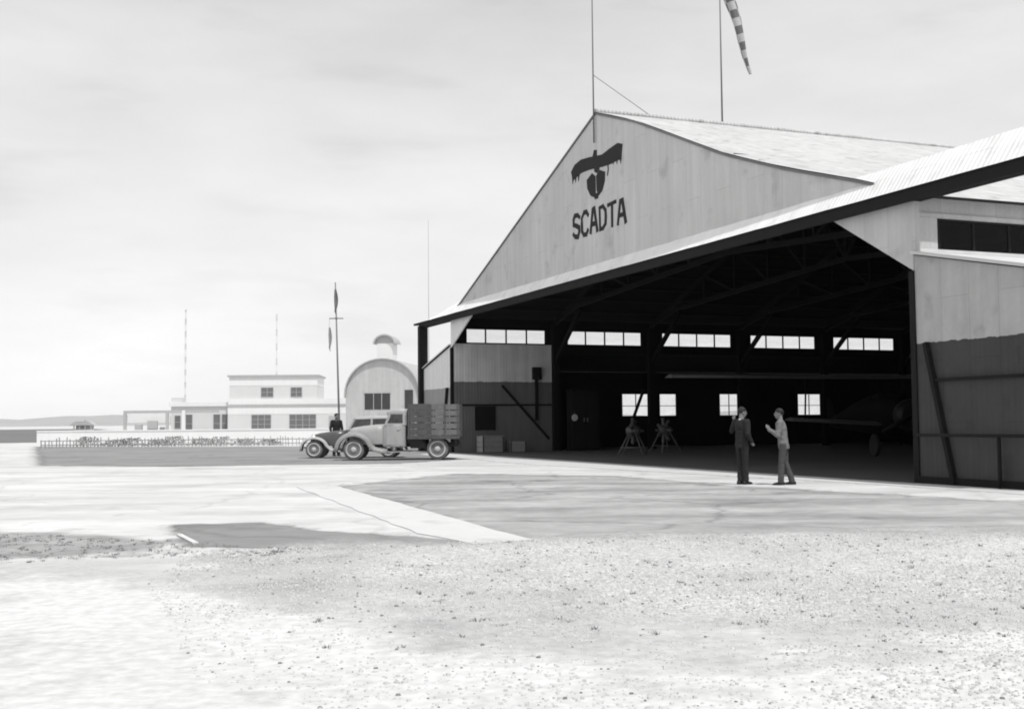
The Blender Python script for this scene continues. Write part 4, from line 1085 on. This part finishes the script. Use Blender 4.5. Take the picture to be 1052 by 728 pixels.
# flagpole
q = at(349, 440, 100)
fp = thing('flagpole', 'tall thin flagpole with a limp dark flag and short yardarm', 'flagpole', (q.x, 100, 0))
tp = at(344.5, 290, 100); dx = tp.x - q.x
b = B(); tube(b, [(0, 0, 0), (dx, 0, tp.z)], [.10, .05], 8); obj('pole', b, m_pole, fp)
yz = at(346, 327, 100); x_ = dx*yz.z/tp.z
b = B(); tube(b, [(x_-.6, 0, yz.z), (x_+.6, 0, yz.z)], .05, 6); lathe(b, [(.05, -.1), (.14, -.02), (.14, .06), (.05, .1)], (x_, 0, yz.z), 'z', 10); obj('yardarm', b, m_pole, fp)
def cloth(nm, x, z0, z1, w_, mat_, parent):
    b = B(); R1 = []
    for i in range(13):
        t = i/12; z = z0 + (z1-z0)*t; wd_ = w_*(.35 + .65*math.sin(PI*min(1, t*1.15+.05)))
        R1.append([(x + (j/6-.2)*wd_, .09*math.sin(j*1.9 + t*3), z - .06*j*t) for j in range(7)])
    loft(b, R1, closed=False, caps=False); o = obj(nm, b, mat_, parent); sd = o.modifiers.new('s', 'SOLIDIFY'); sd.thickness = .01
m_flag = M('faded_flag_cloth', .10, var=.3); m_flag2 = M('pale_pennant_cloth', .3, var=.2)
z0 = at(345, 297, 100).z; z1 = at(345, 320, 100).z
cloth('flag', dx*.97-.05, z0, z1, .34, m_flag, fp)
z0 = at(339, 336, 100).z; z1 = at(339, 357, 100).z
cloth('pennant', x_-.62, z0, z1, .3, m_flag2, fp)
b = B(); tube(b, [(x_-.6, 0, yz.z), (x_-.62, 0, z1)], .012, 5); obj('halyard', b, m_pole, fp)

# banded wireless masts and one bare mast far behind
def lattice(px, ytop, Z, band, label):
    q = at(px, 440, Z); top = at(px, ytop, Z).z
    r_ = thing('radio_mast', label, 'mast', (q.x, Z, 0), 0, 'banded radio masts')
    bb = B(); z = 0; i = 0; w_ = .10
    while z < top:
        z2 = min(z + band/2, top); mi = i % 2
        for sx in (-1, 1):
            for sy in (-1, 1): beam(bb, (sx*w_, sy*w_, z), (sx*w_, sy*w_, z2), .035, mi=mi)
        for sy in (-1, 1):
            for h2 in (0, 1):
                za_, zb_ = z + (z2-z)*h2/2, z + (z2-z)*(h2+1)/2
                beam(bb, (-w_, sy*w_, za_), (w_, sy*w_, zb_), .025, mi=mi); beam(bb, (sy*w_, w_, za_), (sy*w_, -w_, zb_), .025, mi=mi)
        z = z2; i += 1
    obj('lattice', bb, [m_white, m_mastd], r_)
m_mastd = M('dull_mast_band', .5)
lattice(190, 318, 210, 2.3, 'taller faint banded lattice mast rising behind the low wing')
lattice(284, 322, 230, 2.9, 'faint banded lattice mast rising behind the two-storey building')
q = at(441, 440, 95); tp = at(441, 226, 95)
b = B(); tube(b, [(0, 0, 0), (0, 0, tp.z)], [.04, .015], 6); o = obj('wire_mast', b, m_polel); o.location = (q.x, 95, 0)
tag(o, 'very thin bare mast rising just right of the arched shed cupola', 'mast')

# plank on the ground
g1, g2 = gnd(184, 550), gnd(201, 559)
b = B(); beam(b, (g1[0], g1[1], .016), (g2[0], g2[1], .016), .07, .02); tag(obj('plank', b, m_wood), 'short pale plank lying at the corner of the dark ground patch', 'plank')

# hills
b = B(); prevr = None
for i in range(61):
    a = math.radians(-48 + 60*i/60); R0 = 5200
    hgt = 26 + 34*max(0, mnoise.noise((i*.13, 1.3, 0))+.35) + 10*mnoise.noise((i*.5, 7, 0))
    row = []
    for r, f in ((R0-900, -.2), (R0-400, .45), (R0, 1), (R0+500, .7), (R0+1200, -.3)):
        row.append(b.verts.new((r*math.sin(a), r*math.cos(a), hgt*f)))
    if prevr:
        for j in range(4): b.faces.new((prevr[j], row[j], row[j+1], prevr[j+1])).smooth = True
    prevr = row
struct(obj('hills', b, m_hill))

# ------------------------------------------------------------------ haze
HAZE = .00005
if HAZE:
    b = B(); bx(b, -6500, 3500, -40, 6800, -60, 95); 
    hm = bpy.data.materials.new('thin_air'); hm.use_nodes = True; nt = hm.node_tree
    nt.nodes.remove(nt.nodes['Principled BSDF'])
    pv = nt.nodes.new('ShaderNodeVolumePrincipled'); pv.inputs['Color'].default_value = (.97, .97, .97, 1); pv.inputs['Density'].default_value = HAZE; pv.inputs['Anisotropy'].default_value = .3
    nt.links.new(pv.outputs[0], nt.nodes['Material Output'].inputs['Volume'])
    struct(obj('haze', b, hm), 'stuff')

# ------------------------------------------------------------------ light
sd = Vector((.07*math.cos(YAW) + .5*math.sin(YAW), .07*math.sin(YAW) - .5*math.cos(YAW), 1)).normalized()
sun_d = bpy.data.lights.new('sun', 'SUN'); sun = bpy.data.objects.new('sun', sun_d); COL.objects.link(sun)
sun_d.energy = 3.2; sun_d.angle = math.radians(.9); sun_d.color = (1, .995, .985)
sun.rotation_mode = 'QUATERNION'; sun.rotation_quaternion = sd.to_track_quat('Z', 'Y')
w = bpy.data.worlds.new('World'); S.world = w; w.use_nodes = True
nt = w.node_tree; N = nt.nodes; L = nt.links; bg = N['Background']
sky = N.new('ShaderNodeTexSky'); sky.sky_type = 'NISHITA'; sky.sun_disc = False
sky.sun_elevation = math.asin(sd.z); sky.sun_rotation = math.atan2(sd.x, sd.y)
sky.dust_density = 3; sky.air_density = 1.2
bw = N.new('ShaderNodeRGBToBW'); L.new(sky.outputs[0], bw.inputs[0])
# thin bright overcast veil with soft streaks
tcw = N.new('ShaderNodeTexCoord'); mp = N.new('ShaderNodeMapping'); mp.inputs['Scale'].default_value = (1, 1, 3.2)
L.new(tcw.outputs['Generated'], mp.inputs[0])
nz = N.new('ShaderNodeTexNoise'); nz.inputs['Scale'].default_value = 2.6; nz.inputs['Detail'].default_value = 7; nz.inputs['Roughness'].default_value = .55
L.new(mp.outputs[0], nz.inputs['Vector'])
mr = N.new('ShaderNodeMapRange'); mr.inputs['From Min'].default_value = .3; mr.inputs['From Max'].default_value = .7
mr.inputs['To Min'].default_value = 6.9; mr.inputs['To Max'].default_value = 9.1; L.new(nz.outputs['Fac'], mr.inputs['Value'])
mx = N.new('ShaderNodeMix'); mx.data_type = 'FLOAT'; mx.inputs[0].default_value = .78
sz = N.new('ShaderNodeSeparateXYZ'); L.new(tcw.outputs['Generated'], sz.inputs[0])
g1_ = N.new('ShaderNodeMapRange'); g1_.inputs['From Min'].default_value = 0; g1_.inputs['From Max'].default_value = .42
g1_.inputs['To Min'].default_value = 3.6; g1_.inputs['To Max'].default_value = 0; L.new(sz.outputs[2], g1_.inputs['Value'])
ad_ = N.new('ShaderNodeMath'); ad_.operation = 'ADD'; L.new(mr.outputs[0], ad_.inputs[0]); L.new(g1_.outputs[0], ad_.inputs[1])
mp2 = N.new('ShaderNodeMapping'); mp2.inputs['Scale'].default_value = (3.2, 3.2, 16); L.new(tcw.outputs['Generated'], mp2.inputs[0])
n2 = N.new('ShaderNodeTexNoise'); n2.inputs['Scale'].default_value = 1.7; n2.inputs['Detail'].default_value = 4; L.new(mp2.outputs[0], n2.inputs['Vector'])
r2 = N.new('ShaderNodeMapRange'); r2.inputs['From Min'].default_value = .56; r2.inputs['From Max'].default_value = .72; r2.inputs['To Max'].default_value = -.8
L.new(n2.outputs['Fac'], r2.inputs['Value'])
a2 = N.new('ShaderNodeMath'); a2.operation = 'ADD'; L.new(ad_.outputs[0], a2.inputs[0]); L.new(r2.outputs[0], a2.inputs[1])
L.new(bw.outputs[0], mx.inputs[2]); L.new(a2.outputs[0], mx.inputs[3])
cb = N.new('ShaderNodeCombineColor')
for i in range(3): L.new(mx.outputs[0], cb.inputs[i])
L.new(cb.outputs[0], bg.inputs[0]); bg.inputs[1].default_value = .1

S.view_settings.view_transform = 'Standard'; S.view_settings.look = 'None'; S.view_settings.exposure = 0; S.view_settings.gamma = 1
S.render.engine = 'CYCLES'; S.cycles.max_bounces = 8; S.cycles.filter_width = 1.9
S.cycles.transparent_max_bounces = 24; S.cycles.volume_bounces = 1
